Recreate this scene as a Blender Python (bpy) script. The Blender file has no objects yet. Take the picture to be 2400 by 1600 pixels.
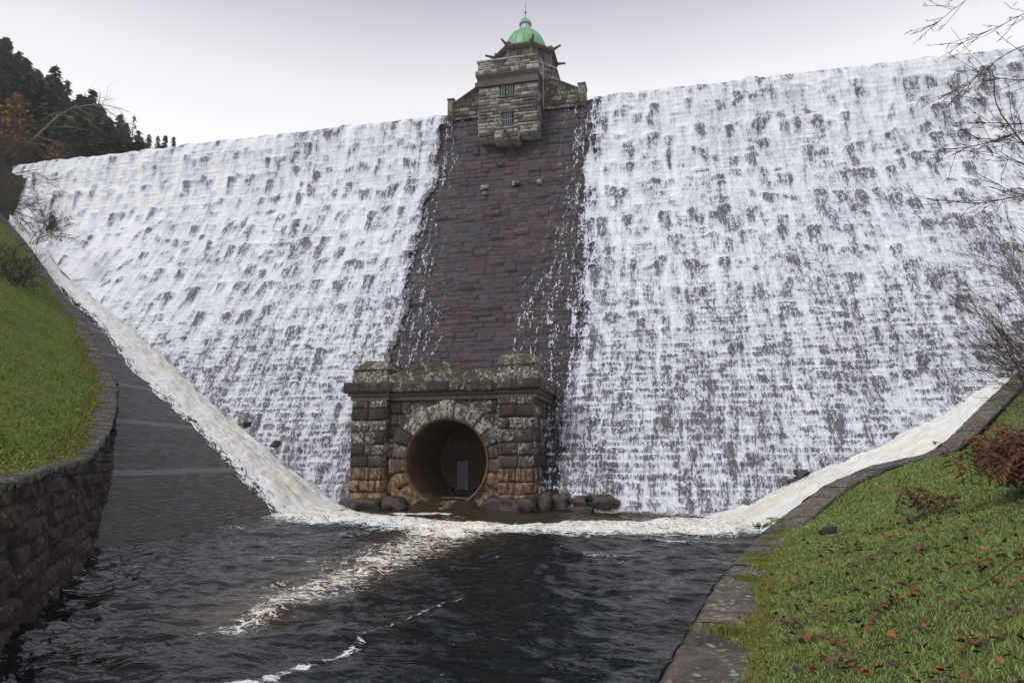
import bpy, math, random
import numpy as np
from mathutils import Vector, Matrix

random.seed(7)
RNG = np.random.default_rng(11)
scene = bpy.context.scene
COL = scene.collection

# ------------------------------------------------------------------ helpers
def mesh(name, V, F, mat=None, parent=None, smooth=True, uv=None, attrs=None, shadeflat=False):
    """V (n,3) array, F (m,3|4) int array or list of arrays -> ONE linked mesh object."""
    V = np.asarray(V, np.float32)
    me = bpy.data.meshes.new(name)
    if isinstance(F, list):
        parts = [np.asarray(f, np.int32) for f in F if len(f)]
    else:
        parts = [np.asarray(F, np.int32)]
    nl = sum(p.size for p in parts); nf = sum(len(p) for p in parts)
    me.vertices.add(len(V)); me.vertices.foreach_set('co', V.ravel())
    me.loops.add(nl); me.polygons.add(nf)
    lv = np.concatenate([p.ravel() for p in parts])
    tot = np.concatenate([np.full(len(p), p.shape[1], np.int32) for p in parts])
    st = np.concatenate([[0], np.cumsum(tot)[:-1]]).astype(np.int32)
    me.loops.foreach_set('vertex_index', lv)
    me.polygons.foreach_set('loop_start', st)
    me.polygons.foreach_set('loop_total', tot)
    me.polygons.foreach_set('use_smooth', np.full(nf, bool(smooth)))
    me.update(calc_edges=True)
    if uv is not None:
        l = me.uv_layers.new(name='UVMap')
        l.data.foreach_set('uv', np.asarray(uv, np.float32)[lv].ravel())
    for k, a in (attrs or {}).items():
        at = me.attributes.new(k, 'FLOAT', 'POINT')
        at.data.foreach_set('value', np.asarray(a, np.float32).ravel())
    if mat is not None:
        me.materials.append(mat)
    o = bpy.data.objects.new(name, me)
    COL.objects.link(o)
    if parent is not None:
        o.parent = parent
        o.matrix_parent_inverse = Matrix.Translation(-Vector(parent.location)) if not parent.get('local') else Matrix()
    return o

def tag(o, label=None, cat=None, group=None, kind=None):
    if label: o['label'] = label
    if cat: o['category'] = cat
    if group: o['group'] = group
    if kind: o['kind'] = kind
    return o

def thing(name, loc, label, cat, group=None, local=False):
    o = bpy.data.objects.new(name, None); COL.objects.link(o)
    o.location = loc; o.empty_display_size = .3
    tag(o, label, cat, group)
    if local: o['local'] = 1
    return o

def copy_thing(o, loc, rz=0, sc=1, label=None, group=None):
    c = o.copy(); COL.objects.link(c); c.location = loc
    c.rotation_euler = (0, 0, rz)
    c.scale = sc if hasattr(sc, '__len__') else (sc, sc, sc)
    if label: c['label'] = label
    if group: c['group'] = group
    for ch in o.children:
        d = ch.copy(); COL.objects.link(d); d.parent = c
        for g in ch.children:
            e = g.copy(); COL.objects.link(e); e.parent = d
    return c

class MB:
    """collects pieces into one mesh"""
    def __init__(s): s.V = []; s.Q = []; s.T = []; s.n = 0; s.A = []
    def add(s, V, Q=None, T=None, a=0.):
        V = np.asarray(V, float).reshape(-1, 3)
        if Q is not None and len(Q): s.Q.append(np.asarray(Q, int) + s.n)
        if T is not None and len(T): s.T.append(np.asarray(T, int) + s.n)
        s.V.append(V); s.A.append(np.broadcast_to(np.asarray(a, float), (len(V),))); s.n += len(V)
    def box(s, x0, x1, y0, y1, z0, z1, a=0.):
        V = [(x, y, z) for z in (z0, z1) for y in (y0, y1) for x in (x0, x1)]
        s.add(V, [(0, 2, 3, 1), (4, 5, 7, 6), (0, 1, 5, 4), (2, 6, 7, 3), (0, 4, 6, 2), (1, 3, 7, 5)], a=a)
    def tube(s, P, R, k=5, a=0.):
        P = np.asarray(P, float); R = np.broadcast_to(np.asarray(R, float), (len(P),))
        d = np.gradient(P, axis=0); d /= np.linalg.norm(d, axis=1)[:, None] + 1e-9
        ref = np.array([0, 0, 1.]) if abs(d[0, 2]) < .9 else np.array([1., 0, 0])
        u = np.cross(d, ref); u /= np.linalg.norm(u, axis=1)[:, None] + 1e-9
        w = np.cross(d, u)
        an = np.arange(k) * 2 * np.pi / k
        V = P[:, None] + R[:, None, None] * (np.cos(an)[None, :, None] * u[:, None] + np.sin(an)[None, :, None] * w[:, None])
        n = len(P); i = np.arange(n - 1)[:, None] * k; j = np.arange(k)[None]; j2 = (j + 1) % k
        Q = np.stack([i + j, i + j2, i + k + j2, i + k + j], -1).reshape(-1, 4)
        s.add(V.reshape(-1, 3), Q, a=a)
        c = len(P) * k
        s.V.append(P[[-1]]); s.A.append(np.zeros(1) + a); b = s.n - c; s.n += 1
        s.T.append(np.array([(b + (n - 1) * k + q, b + (n - 1) * k + (q + 1) % k, s.n - 1) for q in range(k)]))
    def lathe(s, prof, c=(0, 0), k=48, a=0., ang0=0., sweep=2 * math.pi):
        prof = np.asarray(prof, float); an = ang0 + np.arange(k) * sweep / k
        V = np.stack([c[0] + prof[:, 0][:, None] * np.cos(an), c[1] + prof[:, 0][:, None] * np.sin(an),
                      np.repeat(prof[:, 1][:, None], k, 1)], -1)
        n = len(prof); i = np.arange(n - 1)[:, None] * k; j = np.arange(k)[None]; j2 = (j + 1) % k
        Q = np.stack([i + j, i + j2, i + k + j2, i + k + j], -1).reshape(-1, 4)
        s.add(V.reshape(-1, 3), Q, a=a)
    def grid(s, G, a=0.):
        G = np.asarray(G, float); n, m = G.shape[:2]
        s.add(G.reshape(-1, 3), gridq(n, m), a=np.asarray(a).reshape(-1) if np.ndim(a) else a)
    def build(s, name, mat, parent=None, smooth=False, attr=None):
        F = []
        if s.Q: F.append(np.concatenate(s.Q))
        if s.T: F.append(np.concatenate(s.T))
        at = {attr: np.concatenate(s.A)} if attr else None
        return mesh(name, np.concatenate(s.V), F, mat, parent, smooth, attrs=at)

def gridq(n, m):
    i = np.arange(n - 1)[:, None] * m; j = np.arange(m - 1)[None]
    return np.stack([i + j, i + j + 1, i + m + j + 1, i + m + j], -1).reshape(-1, 4)

def hash2(ix, iy, seed=0):
    h = (ix.astype(np.int64) * 374761393 + iy.astype(np.int64) * 668265263 + seed * 1442695041) & 0xFFFFFFFF
    h = ((h ^ (h >> 13)) * 1274126177) & 0xFFFFFFFF
    h = ((h ^ (h >> 16)) * 2246822519) & 0xFFFFFFFF
    return ((h ^ (h >> 15)) & 0xFFFFFF) / float(0xFFFFFF)

def vn(x, y, seed=0):
    x = np.asarray(x, float); y = np.asarray(y, float)
    x, y = np.broadcast_arrays(x, y)
    ix = np.floor(x); iy = np.floor(y); fx = x - ix; fy = y - iy
    fx = fx * fx * (3 - 2 * fx); fy = fy * fy * (3 - 2 * fy)
    a = hash2(ix, iy, seed); b = hash2(ix + 1, iy, seed); c = hash2(ix, iy + 1, seed); d = hash2(ix + 1, iy + 1, seed)
    return (a + (b - a) * fx) * (1 - fy) + (c + (d - c) * fx) * fy

def fbm(x, y, seed=0, oct=4):
    r = 0; amp = .5; t = 0
    for i in range(oct):
        r = r + amp * vn(np.asarray(x) * 2 ** i, np.asarray(y) * 2 ** i, seed + i * 17); t += amp; amp *= .5
    return r / t

def sstep(a, b, x):
    t = np.clip((x - a) / (b - a), 0, 1); return t * t * (3 - 2 * t)

# ------------------------------------------------------------------ materials
class NB:
    def __init__(s, name):
        s.m = bpy.data.materials.new(name); s.m.use_nodes = True
        s.t = s.m.node_tree; s.t.nodes.clear()
    def n(s, ty, **kw):
        x = s.t.nodes.new(ty)
        for k, v in kw.items(): setattr(x, k, v)
        return x
    def set(s, sock, v):
        if v is None: return
        if isinstance(v, bpy.types.NodeSocket): s.t.links.new(v, sock)
        elif isinstance(v, (tuple, list)):
            sock.default_value = tuple(v) + ((1,) if sock.type == 'RGBA' and len(v) == 3 else ())
        else: sock.default_value = v
    def pos(s): return s.n('ShaderNodeNewGeometry').outputs['Position']
    def normal(s): return s.n('ShaderNodeNewGeometry').outputs['Normal']
    def uv(s): return s.n('ShaderNodeUVMap').outputs[0]
    def obj(s): return s.n('ShaderNodeTexCoord').outputs['Object']
    def rnd(s): return s.n('ShaderNodeObjectInfo').outputs['Random']
    def attr(s, a):
        x = s.n('ShaderNodeAttribute'); x.attribute_name = a; return x.outputs['Fac']
    def sep(s, v):
        x = s.n('ShaderNodeSeparateXYZ'); s.set(x.inputs[0], v); return x.outputs
    def comb(s, a, b, c=0.):
        x = s.n('ShaderNodeCombineXYZ'); s.set(x.inputs[0], a); s.set(x.inputs[1], b); s.set(x.inputs[2], c); return x.outputs[0]
    def vmul(s, v, sc):
        x = s.n('ShaderNodeVectorMath', operation='MULTIPLY'); s.set(x.inputs[0], v); s.set(x.inputs[1], sc); return x.outputs[0]
    def vadd(s, v, w):
        x = s.n('ShaderNodeVectorMath', operation='ADD'); s.set(x.inputs[0], v); s.set(x.inputs[1], w); return x.outputs[0]
    def noise(s, v, sc=1, d=4, r=.55, out='Fac', dist=0.):
        x = s.n('ShaderNodeTexNoise'); s.set(x.inputs['Vector'], v); s.set(x.inputs['Scale'], sc)
        s.set(x.inputs['Detail'], d); s.set(x.inputs['Roughness'], r); s.set(x.inputs['Distortion'], dist); return x.outputs[out]
    def voro(s, v, sc=1, feature='F1', rand=1., out='Distance'):
        x = s.n('ShaderNodeTexVoronoi', feature=feature); s.set(x.inputs['Vector'], v); s.set(x.inputs['Scale'], sc)
        s.set(x.inputs['Randomness'], rand); return x.outputs[out]
    def ss(s, x, a, b):
        n = s.n('ShaderNodeMapRange', interpolation_type='SMOOTHSTEP'); s.set(n.inputs[0], x)
        s.set(n.inputs[1], a); s.set(n.inputs[2], b); n.inputs[3].default_value = 0; n.inputs[4].default_value = 1
        return n.outputs[0]
    def lin(s, x, a, b, c, d):
        n = s.n('ShaderNodeMapRange'); s.set(n.inputs[0], x)
        for i, v in enumerate((a, b, c, d)): s.set(n.inputs[i + 1], v)
        return n.outputs[0]
    def math(s, op, a, b=None, c=None, clamp=False):
        x = s.n('ShaderNodeMath', operation=op); x.use_clamp = clamp
        s.set(x.inputs[0], a)
        if b is not None: s.set(x.inputs[1], b)
        if c is not None: s.set(x.inputs[2], c)
        return x.outputs[0]
    def mix(s, f, a, b):
        x = s.n('ShaderNodeMix', data_type='RGBA'); s.set(x.inputs[0], f); s.set(x.inputs[6], a); s.set(x.inputs[7], b); return x.outputs[2]
    def mixm(s, f, a, b):
        x = s.n('ShaderNodeMix', data_type='RGBA', blend_type='MULTIPLY'); s.set(x.inputs[0], f); s.set(x.inputs[6], a); s.set(x.inputs[7], b); return x.outputs[2]
    def bump(s, h, st=.5, d=.05, nrm=None):
        x = s.n('ShaderNodeBump'); s.set(x.inputs['Height'], h); s.set(x.inputs['Strength'], st); s.set(x.inputs['Distance'], d)
        if nrm is not None: s.set(x.inputs['Normal'], nrm)
        return x.outputs[0]
    def surf(s, col, rough=.8, spec=.5, nrm=None, alpha=None, metal=None, trans=None, sub=None):
        p = s.n('ShaderNodeBsdfPrincipled'); s.set(p.inputs['Base Color'], col); s.set(p.inputs['Roughness'], rough)
        s.set(p.inputs['Specular IOR Level'], spec)
        if nrm is not None: s.set(p.inputs['Normal'], nrm)
        if alpha is not None: s.set(p.inputs['Alpha'], alpha)
        if metal is not None: s.set(p.inputs['Metallic'], metal)
        if trans is not None: s.set(p.inputs['Transmission Weight'], trans)
        o = s.n('ShaderNodeOutputMaterial'); s.t.links.new(p.outputs[0], o.inputs[0])
        s.m.use_transparent_shadow = True
        return s.m

def mat_dam_stone():
    b = NB('dam_stone'); P = b.pos(); z = b.sep(P)[2]
    r = b.attr('blk'); j = b.attr('joint')
    n1 = b.noise(P, 1.6, 5, .6); n2 = b.noise(P, 9, 5, .65); n3 = b.noise(b.vmul(P, (1.6, 1.6, .28)), 1.1, 4)
    c = b.mix(r, (.038, .024, .030), (.096, .064, .066))
    c = b.mix(b.ss(b.noise(P, .33, 3), .45, .62), c, (.050, .045, .062))
    c = b.mix(b.math('MULTIPLY', b.ss(n3, .55, .72), .65), c, (.070, .048, .038))
    rust = b.math('MULTIPLY', b.ss(b.noise(b.vmul(P, (1.2, 1.2, .7)), 1.2, 5, .7), .66, .74), b.ss(n2, .40, .6))
    c = b.mix(b.math('MULTIPLY', rust, .8), c, (.30, .14, .045))
    lich = b.math('MULTIPLY', b.ss(b.noise(P, 5.5, 5, .7), .67, .73), b.ss(b.noise(P, .5, 3), .5, .62))
    c = b.mix(b.math('MULTIPLY', lich, .7), c, (.36, .34, .29))
    c = b.mix(b.math('MULTIPLY', b.ss(n2, .3, .75), .45), c, (.026, .018, .020))
    c = b.mix(b.math('MULTIPLY', j, .8), c, (.012, .009, .011))
    h = b.math('ADD', b.math('MULTIPLY', n2, .7), b.noise(P, 28, 3))
    return b.surf(c, b.lin(n1, 0, 1, .45, .85), .42, b.bump(h, .7, .05))

def mat_ashlar(name, dark, light, lich_lo=.62, lich_amt=.8, zl0=None, rustz=None, warm=0.):
    b = NB(name); P = b.pos(); z = b.sep(P)[2]
    r = b.attr('blk')
    n1 = b.noise(P, 1.1, 4, .6); n2 = b.noise(P, 10, 5, .65); n4 = b.noise(b.vmul(P, (3., 3., .45)), 1.3, 4)
    c = b.mix(r, dark, light)
    c = b.mix(b.math('MULTIPLY', b.ss(n1, .42, .68), .55), c, (.10, .075, .06))
    c = b.mix(b.math('MULTIPLY', b.ss(n4, .5, .68), .6), c, (.028, .021, .024))
    spots = b.ss(b.noise(P, 6.5, 6, .72), lich_lo, lich_lo + .05)
    sp2 = b.ss(b.voro(b.vadd(P, b.vmul(b.noise(P, 9, 2, .5, 'Color'), (.12, .12, .12))), 5.5), .26, .18)
    big = b.ss(b.noise(P, .9, 4, .6), .38, .54)
    lm = b.math('MULTIPLY', b.math('MAXIMUM', spots, b.math('MULTIPLY', sp2, b.ss(b.noise(P, 2.2, 3), .48, .6))), big)
    lm = b.math('MULTIPLY', lm, b.ss(b.math('ADD', r, b.math('MULTIPLY', b.math('SUBTRACT', n1, .5), 1.2)), .22, .62))
    if zl0 is not None: lm = b.math('MULTIPLY', lm, b.ss(z, zl0, zl0 + 1.2))
    c = b.mix(b.math('MULTIPLY', lm, lich_amt, clamp=True), c, b.mix(n2, (.30, .29, .25), (.47, .47, .40)))
    if rustz is not None:
        dr = b.noise(b.vmul(P, (2.6, 2.6, .22)), 2.0, 5, .6)
        zz = b.math('ADD', z, b.math('MULTIPLY', b.math('SUBTRACT', dr, .5), 7.5))
        rm = b.ss(zz, rustz + .35, rustz - .35)
        rm = b.math('MULTIPLY', rm, b.ss(b.noise(b.vmul(P, (1, 1, .5)), 2.6, 5, .7), .36, .52))
        rc = b.mix(b.ss(b.noise(P, 3.1, 4, .7), .35, .65), (.085, .052, .032), (.42, .27, .145))
        c = b.mix(b.math('MULTIPLY', rm, .9), c, rc)
    c = b.mix(b.math('MULTIPLY', b.ss(n2, .5, .75), .4), c, (.03, .024, .024))
    h = b.math('ADD', n2, b.math('MULTIPLY', b.noise(P, 30, 3), .6))
    return b.surf(c, .85, .3, b.bump(h, .7, .05))

def mat_simple(name, c0, c1, sc=4, rough=.8, spec=.3, bs=.4, bd=.03, stretch=(1, 1, 1), rnd=0.):
    b = NB(name); P = b.vmul(b.pos(), stretch)
    n = b.noise(P, sc, 5, .6); c = b.mix(b.ss(n, .3, .7), c0, c1)
    if rnd: c = b.mixm(rnd, c, b.mix(b.rnd(), (.45, .45, .45), (1.5, 1.5, 1.5)))
    return b.surf(c, rough, spec, b.bump(b.noise(P, sc * 5, 4), bs, bd))

def mat_falls():
    b = NB('falling_water'); uv = b.uv(); f = b.attr('foam'); k = b.attr('cal')
    w = b.vadd(uv, b.vmul(b.noise(b.vmul(uv, (1.5, .8, 1)), 1., 3, .6, 'Color'), (.25, .5, 0)))
    nA = b.ss(b.noise(b.vmul(w, (7., 2.0, 1)), 1., 3, .6), .32, .68)
    nB = b.ss(b.noise(b.vmul(w, (17., 4.6, 1)), 1., 2, .6), .32, .68)
    nC = b.ss(b.noise(b.vmul(w, (2.6, .30, 1)), 1., 4, .65), .3, .7)
    nn = b.math('ADD', b.math('ADD', b.math('MULTIPLY', nA, .42), b.math('MULTIPLY', nB, .42)), b.math('MULTIPLY', nC, .42))
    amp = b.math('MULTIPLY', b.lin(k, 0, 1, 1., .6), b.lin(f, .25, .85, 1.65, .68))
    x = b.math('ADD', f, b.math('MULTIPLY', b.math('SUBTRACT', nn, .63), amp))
    a = b.ss(x, .26, .62)
    c = b.mix(b.ss(x, .30, 1.28), (.40, .42, .50), (.85, .86, .90))
    film = b.mix(b.noise(b.vmul(uv, (2, 1, 1)), 1.3, 3), (.060, .057, .065), (.19, .184, .20))
    c = b.mix(a, film, c)
    h = b.math('ADD', nA, b.math('MULTIPLY', nC, 1.5))
    return b.surf(c, .7, .2, b.bump(h, .35, .06), alpha=b.math('MAXIMUM', a, b.attr('body')))

def mat_stream():
    b = NB('stream_foam'); P = b.pos(); uv = b.uv(); e = b.attr('edge'); cr = b.attr('cream')
    w = b.vadd(uv, b.vmul(b.noise(b.vmul(uv, (.8, .8, 1)), 1., 3, .6, 'Color'), (.9, .7, 0)))
    n = b.ss(b.noise(b.vmul(w, (.55, 2.2, 1)), 1.2, 5, .68), .3, .7); n2 = b.ss(b.noise(b.vmul(w, (2.2, 6., 1)), 1.3, 4, .65), .3, .7)
    x = b.math('ADD', e, b.math('MULTIPLY', b.math('SUBTRACT', b.math('ADD', b.math('MULTIPLY', n, .55), b.math('MULTIPLY', n2, .45)), .5), 1.5))
    a = b.ss(x, .22, .55)
    c = b.mix(b.math('MULTIPLY', cr, b.ss(b.noise(b.vmul(uv, (.25, .8, 1)), 1., 4, .6), .35, .65)), (.80, .815, .82), (.80, .745, .60))
    c = b.mix(b.math('MULTIPLY', b.ss(n, .62, .1), .55), c, (.58, .56, .52))
    c = b.mix(b.math('MULTIPLY', b.ss(n2, .4, .0), .30), c, (.60, .60, .60))
    return b.surf(c, .7, .2, b.bump(b.math('ADD', n, b.math('MULTIPLY', n2, .5)), .30, .12), alpha=a)

def mat_pool():
    b = NB('pool_water'); P = b.pos(); f = b.attr('foam'); br = b.attr('peat')
    warp = b.vadd(P, b.vmul(b.noise(P, .9, 2, .5, 'Color'), (.9, .9, .9)))
    n1 = b.noise(b.vmul(warp, (1.0, 1.9, 1)), 2.3, 6, .75, dist=1.2); n2 = b.noise(P, 13, 4, .7)
    lace = b.voro(b.vadd(b.vmul(P, (1.3, 2.2, 1)), b.vmul(b.noise(P, 1.5, 3, .6, 'Color'), (1.6, 1.6, 1.6))), 1.4, 'DISTANCE_TO_EDGE')
    lc = b.ss(lace, .10, .0)
    nn = b.math('ADD', b.math('MULTIPLY', n1, .62), b.math('MULTIPLY', n2, .38))
    x = b.math('ADD', f, b.math('MULTIPLY', b.math('SUBTRACT', nn, .5), 4.2))
    x = b.math('ADD', x, b.math('MULTIPLY', b.math('MULTIPLY', lc, .45), b.ss(f, .05, .3)))
    m = b.math('MULTIPLY', b.ss(x, .46, 1.02), b.lin(f, .0, .7, .45, 1.))
    # drifting flecks of foam on the open water
    fl = b.math('MULTIPLY', b.ss(b.noise(b.vmul(P, (3.6, 9., 1)), 1.6, 5, .75, dist=1.), .655, .70), b.ss(b.noise(b.vmul(P, (.5, .9, 1)), 1., 3), .46, .62))
    m = b.math('MAXIMUM', m, b.math('MULTIPLY', fl, .75))
    cream = b.mix(b.ss(b.noise(P, 1.1, 4, .65), .38, .62), (.88, .87, .82), (.80, .69, .50))
    cream = b.mix(b.math('MULTIPLY', b.ss(br, .25, .8), .8), (.82, .83, .82), cream)
    base = b.mix(br, (.005, .008, .0095), (.060, .040, .021))
    c = b.mix(m, base, cream)
    hb = b.math('ADD', b.noise(b.vmul(P, (.8, 1.8, 1)), 1.5, 3, .5, dist=.4), b.math('MULTIPLY', b.noise(b.vmul(P, (1., 1.6, 1)), 5.5, 2, .5), .22))
    return b.surf(c, b.mix(m, (.10,) * 3, (.7,) * 3), b.mix(m, (.09,) * 3, (.15,) * 3), b.bump(hb, .42, .2))

def mat_apron():
    b = NB('paved_stone'); uv = b.uv(); P = b.pos(); s = b.sep(uv)
    br = b.n('ShaderNodeTexBrick'); b.set(br.inputs['Vector'], uv); br.offset = .5
    b.set(br.inputs['Scale'], 1.); br.inputs['Brick Width'].default_value = .9; br.inputs['Row Height'].default_value = .24
    br.inputs['Mortar Size'].default_value = .022; br.inputs['Mortar Smooth'].default_value = .6; br.inputs['Bias'].default_value = 0.
    b.set(br.inputs['Color1'], (.042, .035, .037)); b.set(br.inputs['Color2'], (.105, .090, .090)); b.set(br.inputs['Mortar'], (.008, .007, .008))
    c = br.outputs['Color']
    n = b.noise(b.vmul(uv, (1.2, 5, 1)), 2., 5, .65)
    c = b.mixm(.8, c, b.mix(b.ss(n, .3, .7), (.55, .53, .53), (1.3, 1.25, 1.25)))
    band = b.math('PINGPONG', b.math('ADD', s[1], 3.18), 2.36)
    c = b.mix(b.math('MULTIPLY', b.ss(b.noise(b.vmul(uv, (1.3, 9., 1)), 1., 4, .65), .53, .60), .8), c, (.010, .009, .010))
    c = b.mix(b.math('MULTIPLY', b.ss(b.noise(b.vmul(uv, (1.1, 8., 1.)), 1.3, 4, .65), .58, .66), .55), c, (.125, .11, .11))
    bm = b.ss(band, .26, .16)
    c = b.mix(bm, c, b.mix(n, (.11, .098, .098), (.15, .135, .133)))
    c = b.mix(b.math('MULTIPLY', b.ss(b.noise(P, .28, 3), .5, .66), .45), c, (.040, .042, .020))
    h = b.math('MULTIPLY', br.outputs['Fac'], -1.); h = b.math('ADD', h, b.noise(b.vmul(uv, (3, 9, 1)), 2, 4))
    return b.surf(c, .6, .4, b.bump(h, .6, .05))

def mat_grass(name, base0, base1, yel=(.13, .12, .03), scale=1.):
    b = NB(name); P = b.pos(); r = b.attr('rnd')
    c = b.mix(r, base0, base1)
    c = b.mix(b.math('MULTIPLY', b.ss(b.noise(P, .8 * scale, 4, .6), .5, .66), .65), c, yel)
    c = b.mix(b.math('MULTIPLY', b.ss(b.noise(P, 3.1 * scale, 3, .6), .58, .7), .5), c, (.028, .05, .016))
    return b.surf(c, .6, .15)

def mat_ground(name, c0, c1, c2, sc=1.):
    b = NB(name); P = b.pos()
    n = b.noise(P, 2.3 * sc, 6, .65); m = b.noise(P, .5 * sc, 4, .6); q = b.noise(P, 22 * sc, 4, .7)
    c = b.mix(b.ss(n, .3, .7), c0, c1); c = b.mix(b.ss(m, .45, .65), c, c2)
    c = b.mixm(.7, c, b.mix(b.ss(q, .3, .7), (.45, .45, .42), (1.45, 1.4, 1.3)))
    return b.surf(c, .85, .25, b.bump(b.math('ADD', q, n), .8, .05))

def mat_leaf(name='fallen_leaf', litter=False):
    b = NB(name); r = b.attr('rnd') if litter else b.rnd(); P = b.obj()
    cr = b.n('ShaderNodeValToRGB'); e = cr.color_ramp.elements
    e[0].position = 0; e[0].color = (.040, .026, .025, 1); e[1].position = 1; e[1].color = (.30, .125, .03, 1)
    for p, c in ((.25, (.085, .046, .034, 1)), (.50, (.16, .064, .024, 1)), (.74, (.12, .078, .056, 1)), (.88, (.22, .085, .025, 1))):
        x = e.new(p); x.color = c
    b.t.links.new(r, cr.inputs[0])
    c = b.mixm(.6, cr.outputs[0], b.mix(b.noise(P, 40, 3), (.5, .5, .5), (1.5, 1.5, 1.5)))
    return b.surf(c, .55, .22)

def mat_foliage(name, c0, c1, rough=.7, osc=.9):
    b = NB(name); P = b.obj()
    c = b.mix(b.ss(b.noise(P, osc, 3, .6), .35, .65), c0, c1)
    c = b.mixm(.55, c, b.mix(b.rnd(), (.55, .6, .6), (1.5, 1.35, 1.2)))
    return b.surf(c, rough, .2)

MT = {}
MT['dam'] = mat_dam_stone()
MT['tower'] = mat_ashlar('tower_stone', (.085, .070, .064), (.24, .205, .175), .45, 1.0)
MT['towerdark'] = mat_ashlar('cornice_stone', (.085, .068, .064), (.13, .105, .092), .60, .7)
MT['drum'] = mat_ashlar('drum_stone', (.115, .094, .074), (.18, .15, .115), .66, .35)
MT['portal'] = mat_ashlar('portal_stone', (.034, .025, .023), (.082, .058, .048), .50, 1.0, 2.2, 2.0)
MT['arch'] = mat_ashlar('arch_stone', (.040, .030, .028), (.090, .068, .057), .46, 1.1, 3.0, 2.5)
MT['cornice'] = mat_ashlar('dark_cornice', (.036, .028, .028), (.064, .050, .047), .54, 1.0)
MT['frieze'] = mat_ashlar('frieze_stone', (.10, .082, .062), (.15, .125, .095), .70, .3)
MT['mossy'] = mat_ashlar('lichened_cap', (.050, .040, .030), (.11, .090, .058), .50, 1.0)
MT['lining'] = mat_simple('tunnel_lining', (.06, .036, .018), (.15, .092, .045), 1.6, .55, .4, .3, .03, (1, 1, 1))
MT['wallface'] = mat_ashlar('retaining_stone', (.015, .011, .010), (.050, .035, .027), .62, .45)
MT['endwall'] = mat_simple('end_wall', (.075, .046, .026), (.13, .084, .048), 2., .8)
MT['dark'] = mat_simple('painted_shade', (.004, .004, .004), (.008, .007, .007), 3)  # near-black colour standing in for the shade inside turret windows and pipe mouths
MT['door'] = mat_simple('steel_door', (.15, .155, .20), (.20, .205, .255), 3, .5, .4, .1, .01, (1, 1, .2))
MT['iron'] = mat_simple('iron_bar', (.05, .048, .05), (.10, .095, .095), 8, .55, .5, .2, .005)
MT['rail'] = mat_simple('galvanised_rail', (.25, .27, .30), (.36, .38, .41), 8, .45, .5, .2, .005)
MT['glass'] = mat_simple('dark_pane', (.012, .012, .016), (.02, .02, .026), 2, .15, .5, .0, .001)
MT['lantern'] = mat_simple('lantern_glazing', (.45, .46, .48), (.62, .63, .64), 6, .35, .5, .1, .005)
MT['falls'] = mat_falls(); MT['stream'] = mat_stream(); MT['pool'] = mat_pool(); MT['apron'] = mat_apron()
MT['blade'] = mat_grass('grass_blade', (.10, .150, .042), (.31, .40, .13), (.31, .30, .09))
MT['bank'] = mat_ground('bank_turf', (.035, .050, .016), (.080, .108, .034), (.10, .088, .038))
MT['lawn'] = mat_ground('lawn_turf', (.060, .092, .012), (.11, .155, .018), (.15, .14, .028), .45)
MT['hill'] = mat_ground('hill_ground', (.03, .03, .018), (.06, .045, .025), (.035, .04, .016), .3)
MT['spur'] = mat_ground('bare_bank', (.016, .013, .009), (.050, .036, .022), (.030, .032, .014), 1.)
MT['moss'] = mat_grass('moss', (.085, .115, .012), (.19, .25, .022), (.15, .14, .025), 2.)
MT['edgegrass'] = mat_grass('edge_grass', (.13, .14, .028), (.28, .28, .075), (.24, .17, .05), 1.2)
MT['leaf'] = mat_leaf(); MT['litter'] = mat_leaf('leaf_litter', True)
MT['conifer'] = mat_foliage('conifer_needles', (.050, .072, .042), (.110, .130, .074))
MT['conifer2'] = mat_foliage('grey_conifer_needles', (.080, .082, .056), (.130, .122, .080))
MT['larch'] = mat_foliage('larch_needles', (.13, .070, .026), (.23, .13, .045))
MT['bark'] = mat_simple('bark', (.030, .024, .020), (.07, .056, .045), 5, .85)
MT['palebark'] = mat_simple('pale_bark', (.12, .105, .09), (.22, .20, .17), 5, .85)
MT['twig'] = mat_simple('dark_twig', (.018, .014, .013), (.040, .030, .026), 6, .8)
MT['browntwig'] = mat_simple('brown_twig', (.045, .032, .024), (.10, .070, .046), 6, .8)
MT['bracken'] = mat_foliage('dead_bracken', (.11, .052, .030), (.27, .125, .062), .7, 6)
MT['shrubleaf'] = mat_foliage('shrub_leaf', (.06, .06, .015), (.17, .15, .03), .5, 9)
MT['greenleaf'] = mat_foliage('green_leaf', (.06, .11, .02), (.10, .17, .04), .4, 9)
MT['yellowleaf'] = mat_foliage('yellow_leaf', (.22, .22, .03), (.34, .33, .06), .45, 9)
MT['rock'] = mat_simple('wet_rock', (.026, .019, .017), (.085, .058, .048), 2.5, .4, .5, .9, .08)

def mat_copper():
    b = NB('copper_patina'); P = b.pos()
    n = b.noise(b.vmul(P, (2, 2, .5)), 1.4, 5, .6)
    c = b.mix(b.ss(n, .36, .64), (.115, .30, .185), (.21, .44, .27))
    c = b.mix(b.math('MULTIPLY', b.ss(b.noise(P, .7, 2), .5, .64), .6), c, (.17, .33, .09))
    c = b.mix(b.math('MULTIPLY', b.ss(b.noise(b.vmul(P, (5, 5, .6)), 1.5, 4), .55, .7), .4), c, (.33, .50, .38))
    return b.surf(c, .5, .4, b.bump(b.noise(P, 9, 3), .15, .03))
MT['copper'] = mat_copper()

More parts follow.
